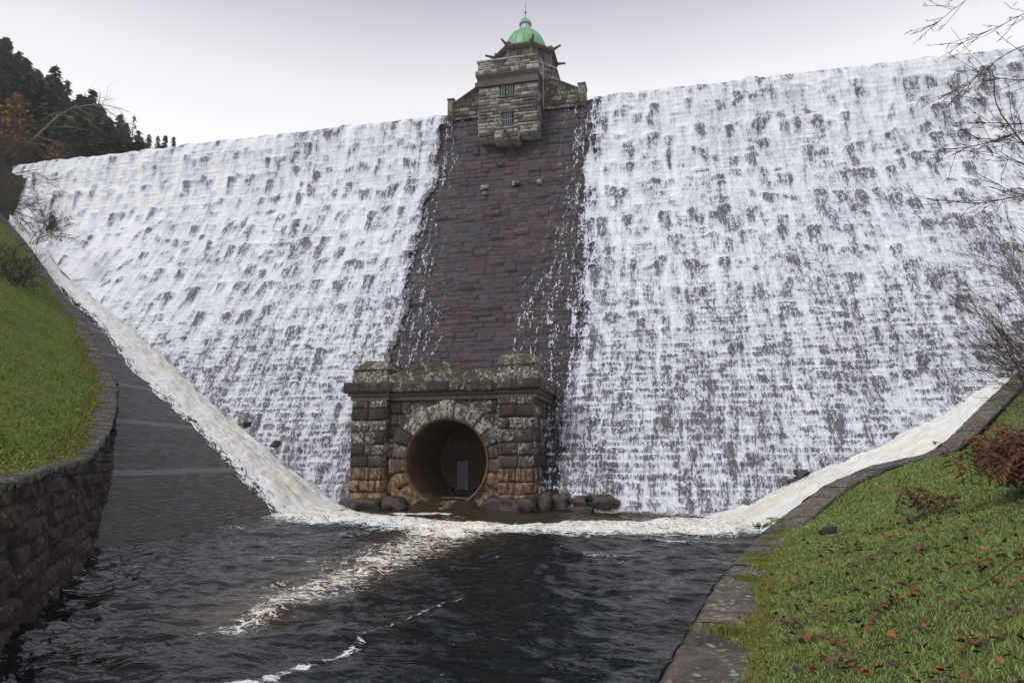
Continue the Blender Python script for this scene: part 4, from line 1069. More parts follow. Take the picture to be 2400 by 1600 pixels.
for k in range(8):
    a = A0 + k * math.pi / 4
    mb.lathe([(.17, 41.45), (.17, 42.95), (.24, 43.0), (.24, 43.1)], (OC[0] + 3.03 * math.cos(a), OC[1] + 3.03 * math.sin(a)), 10, .8)
mb.build('drum', MT['drum'], TW, False, 'blk')
for k in range(8):
    a = A0 + (k + .5) * math.pi / 4; nrm = np.array([math.cos(a), math.sin(a), 0]); u = np.array([-math.sin(a), math.cos(a), 0]); ap = 3.05 * math.cos(math.pi / 8)
    if nrm[1] > .5: continue
    mb = MB(); c = np.array([OC[0], OC[1], 42.5]) + nrm * (ap + .02)
    def quad(u0, u1, v0, v1, d): 
        P = [c + u * uu + Z_ * vv_ + nrm * d for (uu, vv_) in ((u0, v0), (u1, v0), (u1, v1), (u0, v1))]; return P
    mb.add(quad(-.27, .27, -.32, .34, .0), [(0, 1, 2, 3)]); wn = mb.build('window', MT['glass'], TW)
    mb = MB()
    for (u0, u1, v0, v1) in ((-.37, -.27, -.42, .42), (.27, .37, -.42, .42), (-.27, .27, .34, .42), (-.27, .27, -.42, -.32), (-.02, .02, -.32, .34)):
        f = quad(u0, u1, v0, v1, .07); g_ = quad(u0, u1, v0, v1, -.05); mb.add(f + g_, [(0, 1, 2, 3), (0, 4, 5, 1), (1, 5, 6, 2), (2, 6, 7, 3), (3, 7, 4, 0)])
    mb.build('window_frame', MT['drum'], wn, False, 'blk')
mb = MB(); octa(mb, [(3.05, 43.02), (3.18, 43.04), (3.18, 43.14), (3.34, 43.15), (3.36, 43.30), (3.46, 43.31), (3.46, 43.52), (3.36, 43.56), (2.3, 43.75)], .5)
for k in range(8):
    a = A0 + k * math.pi / 4; d = np.array([math.cos(a), math.sin(a)]); q = np.array([-d[1], d[0]])
    P = []
    for (r0, r1, h0, h1, w) in ((2.8, 3.25, 43.5, 43.92, .19),):
        P = [(*(OC + d * r + q * s * w), z) for z in (h0, h1) for s in (-1, 1) for r in (r0, r1)]
        mb.add(P, [(0, 1, 3, 2), (4, 6, 7, 5), (0, 4, 5, 1), (2, 3, 7, 6), (1, 5, 7, 3), (0, 2, 6, 4)], a=.6)
mb.build('cornice', MT['towerdark'], TW, False, 'blk')
for k in range(8):
    a = A0 + k * math.pi / 4; d = np.array([math.cos(a), math.sin(a)])
    mb = MB(); pts_ = [(3.25, 43.50, .17), (3.5, 43.54, .15), (3.8, 43.60, .12), (4.05, 43.64, .10), (4.2, 43.66, .12)]
    mb.tube([(*(OC + d * r), z) for r, z, w in pts_], [w for r, z, w in pts_], 6, .5)
    mb.build('gargoyle', MT['towerdark'], TW, False, 'blk')
mb = MB(); u = np.linspace(0, math.pi / 2 * .86, 22)
pr_ = [(2.32, 43.4), (2.32, 43.9)] + [(2.16 * math.cos(q), 44.05 + 2.85 * math.sin(q)) for q in u]
mb.lathe(pr_, OC, 64); dome = mb.build('dome', MT['copper'], TW, True)
for k in range(16):
    a = k * math.pi / 8 + .1; P = [(OC[0] + (r + .02) * math.cos(a), OC[1] + (r + .02) * math.sin(a), z) for r, z in pr_[2:]]
    mb = MB(); mb.tube(P, .045, 5); mb.build('seam', MT['copper'], dome, True)
mb = MB(); mb.lathe([(.50, 46.75), (.50, 47.60)], OC, 20); lt = mb.build('lantern', MT['lantern'], TW, True)
mb = MB()
for k in range(10):
    a = k * math.pi / 5; mb.tube([(OC[0] + .52 * math.cos(a), OC[1] + .52 * math.sin(a), 46.75), (OC[0] + .52 * math.cos(a), OC[1] + .52 * math.sin(a), 47.60)], .035, 5)
mb.lathe([(.5, 46.98), (.62, 46.70), (.62, 46.82), (.52, 46.86)], OC, 24); mb.lathe([(.56, 47.52), (.66, 47.58), (.66, 47.70), (.5, 47.72)], OC, 24)
mb.build('lantern_frame', MT['rail'], lt, True)
mb = MB(); mb.lathe([(.62, 47.70), (.56, 47.90), (.44, 48.12), (.24, 48.30), (.08, 48.38), (.0, 48.40)], OC, 24); mb.build('lantern_cap', MT['copper'], TW, True)
mb = MB(); mb.lathe([(.035, 48.35), (.03, 48.90), (.09, 48.94), (.115, 49.02), (.09, 49.12), (.025, 49.16), (.02, 49.75)], OC, 10); fin = mb.build('finial', MT['iron'], TW, True)
mb = MB(); mb.tube([(OC[0], OC[1], 49.70), (OC[0] - .03, OC[1], 49.85), (OC[0] + .07, OC[1], 50.12)], [.03, .035, .015], 5); mb.build('vane', MT['iron'], fin, True)
# parapet wings with end piers
for sgn, (pa, pb, wa, wb) in ((-1, (-19.62, -19.02, -19.02, -16.1)), (1, (-7.05, -6.42, -10.4, -7.05))):
    mb = MB(); zA, zB2 = 36.72, 38.05
    xs = np.linspace(wa, wb, 14); tt = (xs - wa) / (wb - wa); tt = tt if sgn < 0 else 1 - tt
    top = zA + (zB2 - zA) * np.clip(tt / .75, 0, 1)
    prf = [(57.75, 34.9 + 0 * xs), (57.75, top - .18), (57.62, top - .17), (57.62, top), (58.9, top), (58.9, 34.9 + 0 * xs)]
    mb.grid(np.stack([np.stack([xs, np.full_like(xs, y), z], -1) for y, z in prf]), .5)
    mb.box(pa, pb, 57.55, 59.0, 34.9, 36.95, .6); mb.box(pa - .06, pb + .06, 57.5, 59.05, 36.95, 37.08, .7)
    rwall(mb, (wa, 57.72, 35.2), X_, Z_, -Y_, wb - wa, 1.3, (.4, .46), (.6, 1.1), .06, rg)
    mb.build('parapet_wing', MT['mossy'], TW, True, 'blk')
# ladder down the side of the turret
mb = MB()
for y in (57.0, 57.45): mb.tube([(-10.25, y, 34.8), (-10.25, y, 39.2), (-10.5, y, 39.75)], .03, 6)
for z in np.arange(35, 39.2, .3): mb.tube([(-10.25, 57.0, z), (-10.25, 57.45, z)], .02, 5)
mb.build('ladder', MT['rail'], TW, True)
mb = MB()
for z in (39.95, 40.3): mb.tube([(-10.65, 56.3, z), (-10.65, 60.2, z)], .025, 5)
for y in np.arange(56.3, 60.3, 1.0): mb.tube([(-10.65, y, 39.4), (-10.65, y, 40.32)], .025, 5)
mb.build('railing', MT['iron'], TW, True)
# lichened bosses on the bare face
for (x, z, w, h) in ((-15.4, 27.0, .75, .5), (-15.3, 26.3, .45, .35), (-12.55, 27.15, .75, .45), (-10.4, 27.1, .55, .5)):
    y = float(np.interp(-z, -_z, _y)); mb = MB()
    rblock(mb, np.array([x - w / 2, y - .12, z - h / 2]), X_, Z_, -Y_, 0, w, 0, h, .22, 1.0, int(x * 7) % 90)
    mb.box(x - w / 2 + .02, x + w / 2 - .02, y - .2, y + .4, z - h / 2 + .02, z + h / 2 - .02, 1.0)
    mb.build('projecting_stone', MT['arch'], DAM, True, 'blk')

# ------------------------------------------------------------------ rocks
def rock(loc, r, label, seed, group=None, mat='rock', name='boulder', cat='boulder'):
    n, m = 12, 18; th = np.linspace(.02, math.pi - .02, n)[:, None]; ph = np.linspace(0, 2 * math.pi, m)[None]
    P = np.stack([np.sin(th) * np.cos(ph), np.sin(th) * np.sin(ph), np.cos(th) + 0 * ph], -1)
    P = np.sign(P) * np.abs(P) ** .75
    d = 1 + .75 * (fbm(P[..., 0] * 1.5 + seed, P[..., 1] * 1.3 + P[..., 2] * 1.7, seed, 3) - .5) * 2 * np.sin(th)
    V = P * d[..., None] * np.array(r) + np.array(loc)
    o = mesh(name, V.reshape(-1, 3), gridq(n, m), MT[mat], None, True); return tag(o, label, cat, group)
for i, (x, y, z, r, lb) in enumerate((
    (-18.9, 38.7, .15, (.8, .5, .45), 'dark wet boulder at the left front corner of the outlet portal'),
    (-17.7, 38.6, .2, (.9, .5, .5), 'rusty boulder below the left pilaster of the outlet portal'),
    (-16.2, 38.9, .25, (.75, .5, .55), 'dark boulder to the left of the tunnel mouth'),
    (-10.1, 38.9, .25, (.75, .5, .6), 'dark boulder to the right of the tunnel mouth'),
    (-9.1, 38.7, .25, (.7, .5, .55), 'squared dark boulder below the right pilaster of the portal'),
    (-8.1, 38.75, .3, (.6, .5, .6), 'rounded boulder at the right front corner of the portal'),
    (-7.2, 39.4, .35, (.38, .45, .75), 'tall narrow boulder beside the portal with water trickling past'),
    (-6.25, 39.6, .45, (.52, .5, .55), 'round dark boulder at the foot of the thin trickles'),
    (-5.1, 39.7, .5, (.50, .45, .40), 'small dark boulder between two trickles of the right fall'),
    (-3.85, 39.7, .55, (.75, .5, .42), 'wide flat topped boulder at the foot of the right fall'),
    (-5.1, 38.9, .0, (.80, .5, .36), 'low dark boulder standing in the pool in front of the right fall'),
    (6.85, 40.6, 2.05, (.40, .4, .34), 'dark stone poking out of the foam at the right toe, upper of two'),
    (6.5, 40.3, 1.55, (.42, .4, .36), 'dark stone poking out of the foam at the right toe, lower of two'),
    (-28.8, 42.5, 5.4, (.28, .3, .16), 'flat dark stone beside the left foam chute, the higher of two'),
    (-25.9, 41.6, 4.0, (.26, .3, .24), 'dark stone beside the left foam chute, the lower of two'),
    )):
    rock((x, y, z), r, lb, 40 + i)
rock((4.16, 21.0, float(bank_z(np.array(4.16), np.array(21.0))) + .04), (.24, .18, .17), 'small dark stump in the grass near the mossy coping', 71, None, 'bark', 'stump', 'stump')
rock((1.30, 6.75, float(bank_z(np.array(1.30), np.array(6.75))) + .02), (.10, .09, .12), 'brown stump sticking up from the grass at the bottom edge', 72, None, 'bark', 'stump', 'stump')

# ------------------------------------------------------------------ plants
def branchy(mb, p, d, L, r, depth, rg, up=.12, spread=.55, kids=4, seg=5, wig=.16, k=4, tips=None, shrink=.62, rmin=.006):
    p = np.array(p, float); d = np.array(d, float) / np.linalg.norm(d); P = [p.copy()]; D = [d.copy()]
    for i in range(seg):
        d = d + rg.normal(0, wig, 3) + np.array([0, 0, up]); d /= np.linalg.norm(d); p = p + d * L / seg; P.append(p.copy()); D.append(d.copy())
    mb.tube(P, np.maximum(np.linspace(r, r * .45, seg + 1), rmin), k)
    if depth == 0:
        if tips is not None: tips.append((P[-1], D[-1])); tips.append((P[seg // 2], D[seg // 2]))
        return
    for j in range(kids):
        f = rg.uniform(.25, 1.); q = min(seg - 1, int(f * seg)); t = f * seg - q
        b = P[q] * (1 - t) + P[q + 1] * t
        dn_ = D[q] + rg.normal(0, spread, 3); dn_ /= np.linalg.norm(dn_)
        branchy(mb, b, dn_, L * shrink * rg.uniform(.7, 1.2), r * .5 * (1 - .4 * f), depth - 1, rg, up, spread, kids, max(3, seg - 1), wig, max(3, k - 1), tips, shrink, rmin)

def conifer(seed, H, R, mat, nb=260, dens=6, gap=0., loc=(0, 0, 0), label='', group=None, name='conifer', scale=1.):
    rg = np.random.default_rng(seed); t = thing(name, loc, label, 'conifer tree', group, True)
    mb = MB(); mb.tube([(0, 0, -1), (0, 0, H * .5), (.05, 0, H * .98)], [H * .016, H * .010, H * .002], 6); mb.build('trunk', MT['bark'], t, True)
    V = []; 
    for i in range(nb):
        f = (i + rg.random()) / nb; f = f ** 1.15
        z = H * (.06 + .94 * f); 
        L = R * ((1 - f) ** .75) * rg.uniform(.55, 1.12) * (1 + .25 * math.sin(f * 19 + seed)) + .12
        a = rg.uniform(0, 2 * np.pi); dr = np.array([math.cos(a), math.sin(a), 0]); sd = np.array([-dr[1], dr[0], 0])
        for j in range(dens):
            u = (j + rg.random()) / dens; c = dr * L * u + Z_ * (z - L * .34 * u ** 1.3 + .1 * rg.normal()) + sd * rg.normal(0, .16 * L * (1 - .5 * u))
            s = rg.uniform(.30, .62) * (H / 18) * (1.15 - .45 * u)
            o = dr * s * rg.uniform(.8, 1.5) + sd * s * rg.normal(0, .5) - Z_ * s * rg.uniform(.15, .8); w = (sd * rg.uniform(.5, 1) + Z_ * rg.normal(0, .35) + dr * rg.normal(0, .3)) * s * .62
            V.append([c - w, c + w * .6, c + o + w * .25, c + o * 1.15 - w * .2])
    V.append([(-.15, 0, H * .9), (.15, 0, H * .9), (.02, .02, H * 1.03), (-.02, 0, H * 1.03)])
    V = np.array(V, float); n = len(V)
    mesh('crown', V.reshape(-1, 3), np.arange(n * 4).reshape(n, 4), mat, t, False)
    return t
R_ = np.random.default_rng; LATE = []
WOOD = 'conifers on the hillside'
LBW = 'dark conifer in the dense wood on the hillside beyond the left end of the dam'
protos = [conifer(1, 18, 3.9, MT['conifer'], 300, 7, loc=(-111.5, 86, 58), label='tall dark conifer at the left edge of the photo, highest of the wood', group=WOOD),
          conifer(2, 18, 4.6, MT['conifer2'], 280, 7, loc=(-113, 92, 58), label=LBW, group=WOOD),
          conifer(3, 16, 3.2, MT['conifer'], 240, 7, loc=(-109, 97, 58), label=LBW, group=WOOD),
          conifer(4, 17, 5.2, MT['conifer'], 300, 7, loc=(-104, 90, 55), label=LBW, group=WOOD)]
def hill_z(X, Y): return 35 + .56 * (-70 - X) + (fbm(X * .06, Y * .06, 901, 3) - .5) * 5
thin_ = conifer(5, 13, 2.6, MT['conifer2'], 80, 4, loc=(-104.6, 109, 59.6), label='thin see-through conifer standing clear against the sky right of the wood', group=WOOD)
def spot(ratio, Y): return ratio * Y, Y
rg = np.random.default_rng(55)
# (x/y ratio, depth, height of the top) along the skyline, then filling below it
sky_l = [(-1.285, 88, 77.5, 0), (-1.235, 92, 75.5, 3), (-1.19, 95, 74.5, 2), (-1.14, 96, 73.0, 1), (-1.105, 101, 72.0, 3), (-1.06, 101, 74.0, 0), (-1.03, 104, 71.5, 2), (-.99, 104, 70.0, 3), (-.975, 108, 69.0, 1), (-.975, 108, 70.5, 0), (-.945, 110, 69.6, 2), (-.922, 110, 68.6, 3), (-.902, 110, 68.0, 2), (-.886, 110, 67.9, 0), (-.868, 112, 68.6, 2)]
for i, (r, Y, zt, p) in enumerate(sky_l):
    X = r * Y; H = {0: 18, 1: 18, 2: 16, 3: 17}[p]; sc = rg.uniform(.85, 1.1) if i < 11 else rg.uniform(.42, .55)
    lab = {11: 'rounded conifer to the right of the thin one, low on the skyline', 12: 'small conifer just above the dam crest near the end of the wood', 13: 'small pointed conifer above the dam crest, second from the right end', 14: 'tiny lone conifer above the crest, rightmost of the whole wood', 5: 'conifer with a broad dark crown highest in the middle of the wood skyline', 9: 'pointed conifer above the last big step of the skyline'}.get(i, LBW)
    copy_thing(protos[p], (X, Y, zt - H * sc), rg.uniform(0, 6), sc, lab, WOOD)
SKR = np.array([.84, .869, .92, .958, 1.037, 1.168, 1.236, 1.307, 1.4]); SKT = np.array([.57, .578, .590, .612, .685, .76, .815, .86, .87])
for i in range(260):
    r = .875 + .48 * rg.random(); Y = rg.uniform(68, 108); X = -r * Y
    zt = 2.8 + Y * (np.interp(r, SKR, SKT) - .022) - rg.uniform(0., 14) * rg.random() ** .7
    sc = rg.uniform(.75, 1.05)
    copy_thing(protos[rg.integers(4)], (X, Y, zt - 17 * sc), rg.uniform(0, 6), sc, LBW, WOOD)
Yh = np.arange(44, 240, 3.); Xh = np.arange(-240, -58, 3.)
HX, HY = np.meshgrid(Xh, Yh); HZ = np.where(HY > 62, hill_z(HX, HY), 33.2 + .56 * (-73 - HX) * sstep(44, 62, HY) + 0 * HY)
HZ = np.where(HX > -70, np.minimum(HZ, 34 - (HX + 70) * 2), HZ); HZ = np.where((HY < 60) & (HX > -76), 20, HZ)
o = mesh('hill', np.stack([HX, HY, HZ], -1).reshape(-1, 3), gridq(len(Yh), len(Xh)), MT['hill'], None, True); tag(o, kind='structure')
ya = np.linspace(55.5, 63, 24); xa = np.linspace(-90, -68.5, 50); AXX, AYY = np.meshgrid(xa, ya)
top_ = 34.2 + 3.4 * sstep(-69.6, -74.5, AXX) + .25 * np.maximum(-74 - AXX, 0) + (fbm(AXX * .9, AYY * .9, 950, 4) - .5) * 2.2
AZZ = top_ - 9 * sstep(57.6, 55.5, AYY + 0 * AXX) * sstep(-76, -72, AXX)
o = mesh('bank', np.stack([AXX, AYY, AZZ], -1).reshape(-1, 3), gridq(24, 50), MT['spur'], None, True); tag(o, kind='structure')
for (sx, sy, sz, sd_, lb) in ((-73.2, 57.6, 36.6, 71, 'low bare shrub on the dark bank where the dam crest meets the left hillside'), (-75.4, 56.6, 35.5, 72, 'bare shrub hanging over the left end of the fall from the dark bank')):
    rg = R_(sd_); st = [((rg.normal(0, .9), rg.normal(0, .6), -.3), (rg.uniform(-.1, 1.2), rg.normal(0, .4), rg.uniform(-.3, .8)), rg.uniform(1.3, 2.4), .04, 2, rg, -.02, .5, 5, 4, .16, 4) for i in range(22)]
    LATE.append((( sx, sy, sz), lb, st))
# larch in autumn colour
def larch(seed, H, R, loc, label, n=900):
    rg = np.random.default_rng(seed); t = thing('larch_tree', loc, label, 'larch tree', None, True)
    mb = MB(); mb.tube([(0, 0, -1), (0, .1, H * .5), (.1, 0, H)], [.16, .1, .02], 6)
    for i in range(26):
        z = H * rg.uniform(.15, .9); a = rg.uniform(0, 6.28); L = R * (1.1 - z / H); mb.tube([(0, 0, z), (L * math.cos(a) * .6, L * math.sin(a) * .6, z + .3), (L * math.cos(a), L * math.sin(a), z + .2)], [.04, .03, .01], 4)
    mb.build('trunk', MT['browntwig'], t, True)
    V = []
    for i in range(n):
        f = rg.random(); z = H * (.12 + .9 * f); r = R * math.sqrt(rg.random()) * (1 - f) ** .6 * (1 + .3 * math.sin(z * 3)); a = rg.uniform(0, 6.28); c = np.array([r * math.cos(a), r * math.sin(a), z])
        d = rg.normal(0, 1, 3); d /= np.linalg.norm(d); e = np.cross(d, rg.normal(0, 1, 3)); e /= np.linalg.norm(e); s = rg.uniform(.12, .34)
        V.append([c - d * s, c + e * s * .5, c + d * s, c - e * s * .5])
    V = np.array(V); mesh('crown', V.reshape(-1, 3), np.arange(len(V) * 4).reshape(-1, 4), MT['larch'], t, False); return t
larch(1, 9.5, 3.2, (-77.0, 62, 38.0), 'orange autumn larch in front of the dark wood at the left edge', 1100)
larch(2, 2.8, 1.1, (-70.2, 62, 37.6), 'small bright orange larch just right of the bigger orange one', 300)

def bare(name, loc, label, cat, stems, mat, group=None, leaves=None, rmin=.011):
    t = thing(name, loc, label, cat, group, True); mb = MB(); tips = []
    for st in stems: branchy(mb, *st[:5], st[5], *st[6:], tips=tips, rmin=rmin)
    mb.build('branches', MT[mat], t, True)
    if leaves:
        rg = np.random.default_rng(leaves[1]); V = []
        for (p, d) in tips:
            for q in range(leaves[2]):
                if rg.random() > leaves[4]: continue
                c = p - d * rg.uniform(0, .25) + rg.normal(0, .05, 3); u = rg.normal(0, 1, 3); u /= np.linalg.norm(u); w = np.cross(u, rg.normal(0, 1, 3)); w /= np.linalg.norm(w); s = leaves[3] * rg.uniform(.6, 1.2)
                V.append([c, c + u * s * .5 + w * s * .3, c + u * s, c + u * s * .5 - w * s * .3])
        if V: V = np.array(V); mesh('leaves', V.reshape(-1, 3), np.arange(len(V) * 4).reshape(-1, 4), MT[leaves[0]], t, False)
    return t
R = np.random.default_rng
for (lc, lb, st) in LATE: bare('bare_shrub', lc, lb, 'shrub', st, 'browntwig')
# trees leaning in over the left end of the dam
rg = R(61); st = []
for i in range(5): st.append(((0, 0, 2 + i * .9), (1., rg.uniform(-.25, .2), rg.uniform(-.1, .25)), rg.uniform(4.2, 6.3), .07, 3, rg, -.04, .50, 4, 6, .16, 5))
st.append(((0, 0, 0), (.05, 0, 1), 7.5, .22, 1, rg, .1, .4, 3, 6, .08, 7))
bare('bare_tree', (-68.2, 52.6, 26.0), 'bare dark tree spreading fine twigs over the left end of the fall', 'bare tree', st, 'twig')
rg = R(62); st = []
for i in range(3): st.append(((0, 0, .5 + .5 * i), (1., rg.uniform(-.3, .2), rg.uniform(-.15, .1)), rg.uniform(2.6, 4.2), .05, 3, rg, -.03, .5, 4, 5, .2, 4))
bare('bare_tree', (-65.0, 51.2, 26.3), 'smaller bare tree with drooping twigs above the left wall coping', 'bare tree', st, 'twig')
# leaning pale birch in front of the wood
t = thing('birch_tree', (-77, 60.5, 37.2), 'pale leaning birch limb arching in front of the wood by the dam crest', 'birch tree', None, True)
mb = MB(); rg = R(63)
Pm = np.array([(-3, 0, -2.5), (0, 0, -.2), (2.6, .3, 1.6), (5.4, .5, 4.0), (7.6, .6, 6.0), (9.6, .8, 7.0), (12.2, .9, 7.0), (14.2, 1., 6.2)])
tq = np.linspace(0, 7, 40); Pq = np.stack([np.interp(tq, np.arange(8), Pm[:, i]) for i in range(3)], -1)
mb.tube(Pq, np.linspace(.20, .03, 40), 7)
for i in range(16):
    q = rg.integers(10, 38); branchy(mb, Pq[q], (rg.uniform(.3, 1), rg.normal(0, .4), rg.uniform(-.5, .5)), rg.uniform(2.5, 5), .05, 2, rg, -.10, .4, 4, 5, .12, 4)
mb.tube([(-2, 0, -2), (-1.9, 0, 0), (-2.0, .1, 2.2), (-1.7, .1, 3.2)], [.16, .15, .12, .08], 7)
mb.tube([(-5, 0, .2), (-2.9, 0, .5), (0, .2, .9), (2, .4, 1.3), (3.4, .4, .6)], [.14, .13, .10, .06, .03], 6)
mb.build('branches', MT['palebark'], t, True)
rg = R(64); st = [((rg.normal(0, 2.2), rg.normal(0, 1.2), 0), (rg.uniform(-.2, 1.), rg.normal(0, .4), rg.uniform(.3, 1)), rg.uniform(2.4, 4.0), .05, 2, rg, .02, .5, 6, 4, .14, 4) for i in range(26)]
bare('bare_shrub', (-75.3, 60.5, 36.8), 'purplish bare thicket on the bank at the left end of the dam crest', 'shrub', st, 'browntwig')
rg = R(65); st = [((rg.normal(0, .2), rg.normal(0, .2), 0), (rg.uniform(.2, 1.3), rg.normal(0, .4), rg.uniform(.2, .9)), rg.uniform(1.7, 2.7), .030, 3, rg, .0, .45, 4, 5, .14, 4) for i in range(8)]
bare('shrub', (-56.3, 48.6, 22.4), 'shrub with a few yellow green leaves growing out of the left wall coping', 'shrub', st, 'twig', leaves=('shrubleaf', 4, 2, .20, .22), rmin=.009)
rg = R(66); p = lawn_pt(56, 3.2); st = [((rg.normal(0, .5), rg.normal(0, .5), 0), (rg.normal(0, .5), rg.normal(0, .5), rg.uniform(.5, 1)), rg.uniform(1.6, 2.6), .04, 3, rg, .02, .5, 5, 4, .14, 4) for i in range(12)]
bare('bare_shrub', tuple(p + Vector((-.6, -.8, -.6))), 'dense dark bare shrub on the left lawn at the edge of the photo', 'shrub', st, 'twig', rmin=.008)
# bare shrub at the right edge
rg = R(67); st = []
for i in range(30):
    st.append(((rg.normal(.25, .45), rg.normal(0, .6), rg.uniform(-.3, 1.4)), (rg.uniform(-1.0, .25), rg.normal(0, .35), rg.uniform(.25, 1.2)), rg.uniform(1.7, 2.9), .026, 3, rg, .035, .34, 5, 5, .09, 4))
bare('bare_shrub', (9.3, 17.3, float(bank_z(np.array(9.3), np.array(17.3)))), 'tall bare shrub of fine dark stems at the right edge above the bracken', 'shrub', st, 'browntwig', rmin=.0034)
# overhanging branches from a tree standing outside the frame
t = thing('overhanging_tree', (6.2, 8.6, float(bank_z(np.array(6.2), np.array(8.6)))), 'tree reaching budded bare branches into the photo from the top right corner', 'bare tree', None, True)
mb = MB(); rg = R(68); o0 = np.array(t.location)
mb.tube(np.array([(6.2, 8.6, 1.5), (6.15, 8.55, 4), (6.25, 8.6, 7), (6.1, 8.7, 10.5)]) - o0, [.17, .15, .12, .06], 8)
def limb(pts_, r0, r1, tw=14, tl=(.18, .55), side=.75):
    pts_ = np.array(pts_, float) - o0; n = len(pts_); q = np.linspace(0, n - 1, n * 8)
    P = np.stack([np.interp(q, np.arange(n), pts_[:, i]) for i in range(3)], -1); k = np.array([.25, .5, .25])
    for _ in range(6): P[1:-1] = (P[:-2] + 2 * P[1:-1] + P[2:]) / 4
    P += np.cumsum(rg.normal(0, .004, P.shape), 0); mb.tube(P, np.linspace(r0 * .42, r1 * .6, len(P)), 6)
    for i in range(int(tw * 1.5)):
        f = rg.uniform(.15, 1); j = int(f * (len(P) - 2)); d = P[j + 1] - P[j]; d /= np.linalg.norm(d) + 1e-9; d = d + rg.normal(0, side * .62, 3); d /= np.linalg.norm(d)
        L = rg.uniform(*tl); m = P[j] + d * L * .5 + rg.normal(0, .015, 3); e = P[j] + d * L + np.array([0, 0, rg.uniform(-.02, .10)]) * L
        mb.tube([P[j], m, e], [.0036, .003, .0022], 4)
        for s in range(rg.integers(1, 4)):
            g = rg.uniform(.3, 1); b_ = P[j] * (1 - g) + e * g; dd_ = d + rg.normal(0, .7, 3); dd_ /= np.linalg.norm(dd_); l2 = rg.uniform(.03, .10)
            mb.tube([b_, b_ + dd_ * l2 * .5, b_ + dd_ * l2], [.0026, .0046, .0015], 4)
limb([(6.15, 8.6, 6.9), (5.2, 8.8, 6.85), (4.35, 9, 6.80), (3.75, 9.0, 6.66), (3.25, 9.0, 6.66)], .026, .006, 16)
limb([(6.15, 8.6, 7.0), (5.1, 9.1, 6.95), (4.4, 9.2, 6.95), (3.9, 9.1, 6.98)], .020, .005, 12)
limb([(6.2, 8.6, 7.6), (5.2, 8.9, 7.5), (4.3, 9, 7.45), (3.75, 8.9, 7.65)], .020, .005, 14)
limb([(6.2, 8.6, 7.9), (5.0, 8.7, 7.9), (4.2, 8.7, 7.72), (3.6, 8.7, 7.30), (3.4, 8.7, 7.18)], .018, .004, 20)
limb([(6.15, 8.6, 8.5), (5.2, 8.6, 8.5), (4.2, 8.6, 8.05), (3.5, 8.6, 7.75)], .018, .004, 22)
limb([(6.1, 8.7, 9.2), (5.0, 8.5, 9.0), (4.2, 8.4, 8.7), (3.6, 8.4, 8.2), (3.3, 8.4, 7.95)], .016, .004, 20)
limb([(6.2, 8.6, 5.2), (5.0, 8.2, 5.5), (4.3, 8.0, 5.72), (3.85, 7.9, 6.1), (3.62, 7.9, 6.6), (3.62, 7.9, 7.05)], .034, .008, 10, (.3, .8))
limb([(6.2, 8.6, 6.0), (5.0, 8.6, 5.95), (4.2, 8.7, 5.88), (3.6, 8.7, 5.85), (3.05, 8.7, 5.98)], .022, .005, 14)
limb([(6.2, 8.6, 5.0), (5.0, 8.4, 5.4), (4.4, 8.3, 5.62), (3.9, 8.3, 5.75), (3.5, 8.3, 6.05)], .020, .005, 12)
limb([(4.25, 8.0, 5.75), (3.9, 8.0, 5.95), (3.5, 8.0, 6.15)], .012, .004, 7)
limb([(4.6, 8.6, 6.5), (4.1, 8.5, 6.42), (3.65, 8.5, 6.55), (3.45, 8.5, 6.75)], .010, .004, 6)
mb.build('branches', MT['browntwig'], t, True)
V = []
for i in range(9):
    c = np.array([rg.uniform(3.7, 4.6), rg.uniform(8, 9), rg.uniform(5.4, 7.6)]) - o0; u = rg.normal(0, 1, 3); u /= np.linalg.norm(u); w = np.cross(u, [0, 0, 1.]); s = .06
    V.append([c, c + u * s * .5 + w * s * .3, c + u * s, c + u * s * .5 - w * s * .3])
# bracken
def bracken(loc, label, n, R_, H, seed, group=None):
    rg = np.random.default_rng(seed); t = thing('bracken', loc, label, 'bracken', group, True); mb = MB(); V = []
    for i in range(n):
        a = rg.uniform(0, 6.28); b0 = np.array([rg.normal(0, R_ * .35), rg.normal(0, R_ * .35), 0]); L = H * rg.uniform(.6, 1.3); d = np.array([math.cos(a), math.sin(a), 0])
        P = [b0 + d * L * .5 * f ** 1.4 + Z_ * (L * (1.2 * f - .55 * f ** 2.8) * rg.uniform(.85, 1.05)) for f in np.linspace(0, 1, 7)]
        mb.tube(P, np.linspace(.008, .003, 7), 4)
        s_ = np.array([-d[1], d[0], 0])
        for f in np.linspace(.2, 1, 21):
            j = min(5, int(f * 6)); u = f * 6 - j; c = P[j] * (1 - u) + P[j + 1] * u; w = .26 * (1.15 - f) * H + .03
            for sg in (-1, 1):
                e = c + s_ * sg * w * rg.uniform(.7, 1.1) + d * w * .35 - Z_ * w * rg.uniform(.1, .8)
                k = (d * .5 + Z_ * rg.normal(0, .5)) * .022
                m = (c + e) / 2
                V.append([c, m + k, e, m - k])
    mb.build('stems', MT['browntwig'], t, True); V = np.array(V); mesh('fronds', V.reshape(-1, 3), np.arange(len(V) * 4).reshape(-1, 4), MT['bracken'], t, False); return t
def bz(x, y): return float(bank_z(np.array(float(x)), np.array(float(y))))
bracken((6.9, 14.9, bz(6.9, 14.9)), 'big clump of dead red brown bracken at the right edge of the bank', 200, 1.6, 1.3, 1)
bracken((9.2, 19.6, bz(9.2, 19.6)), 'dead brown bracken behind the big clump, below the bare shrub', 70, 1.3, 1.3, 2)
bracken((5.7, 17.6, bz(5.7, 17.6)), 'small sparse spray of dead bracken left of the big clump', 12, .8, .8, 3)
bracken((9.6, 23.5, bz(9.6, 23.5)), 'dead bracken high on the bank beside the climbing coping', 40, 1.0, .9, 4)
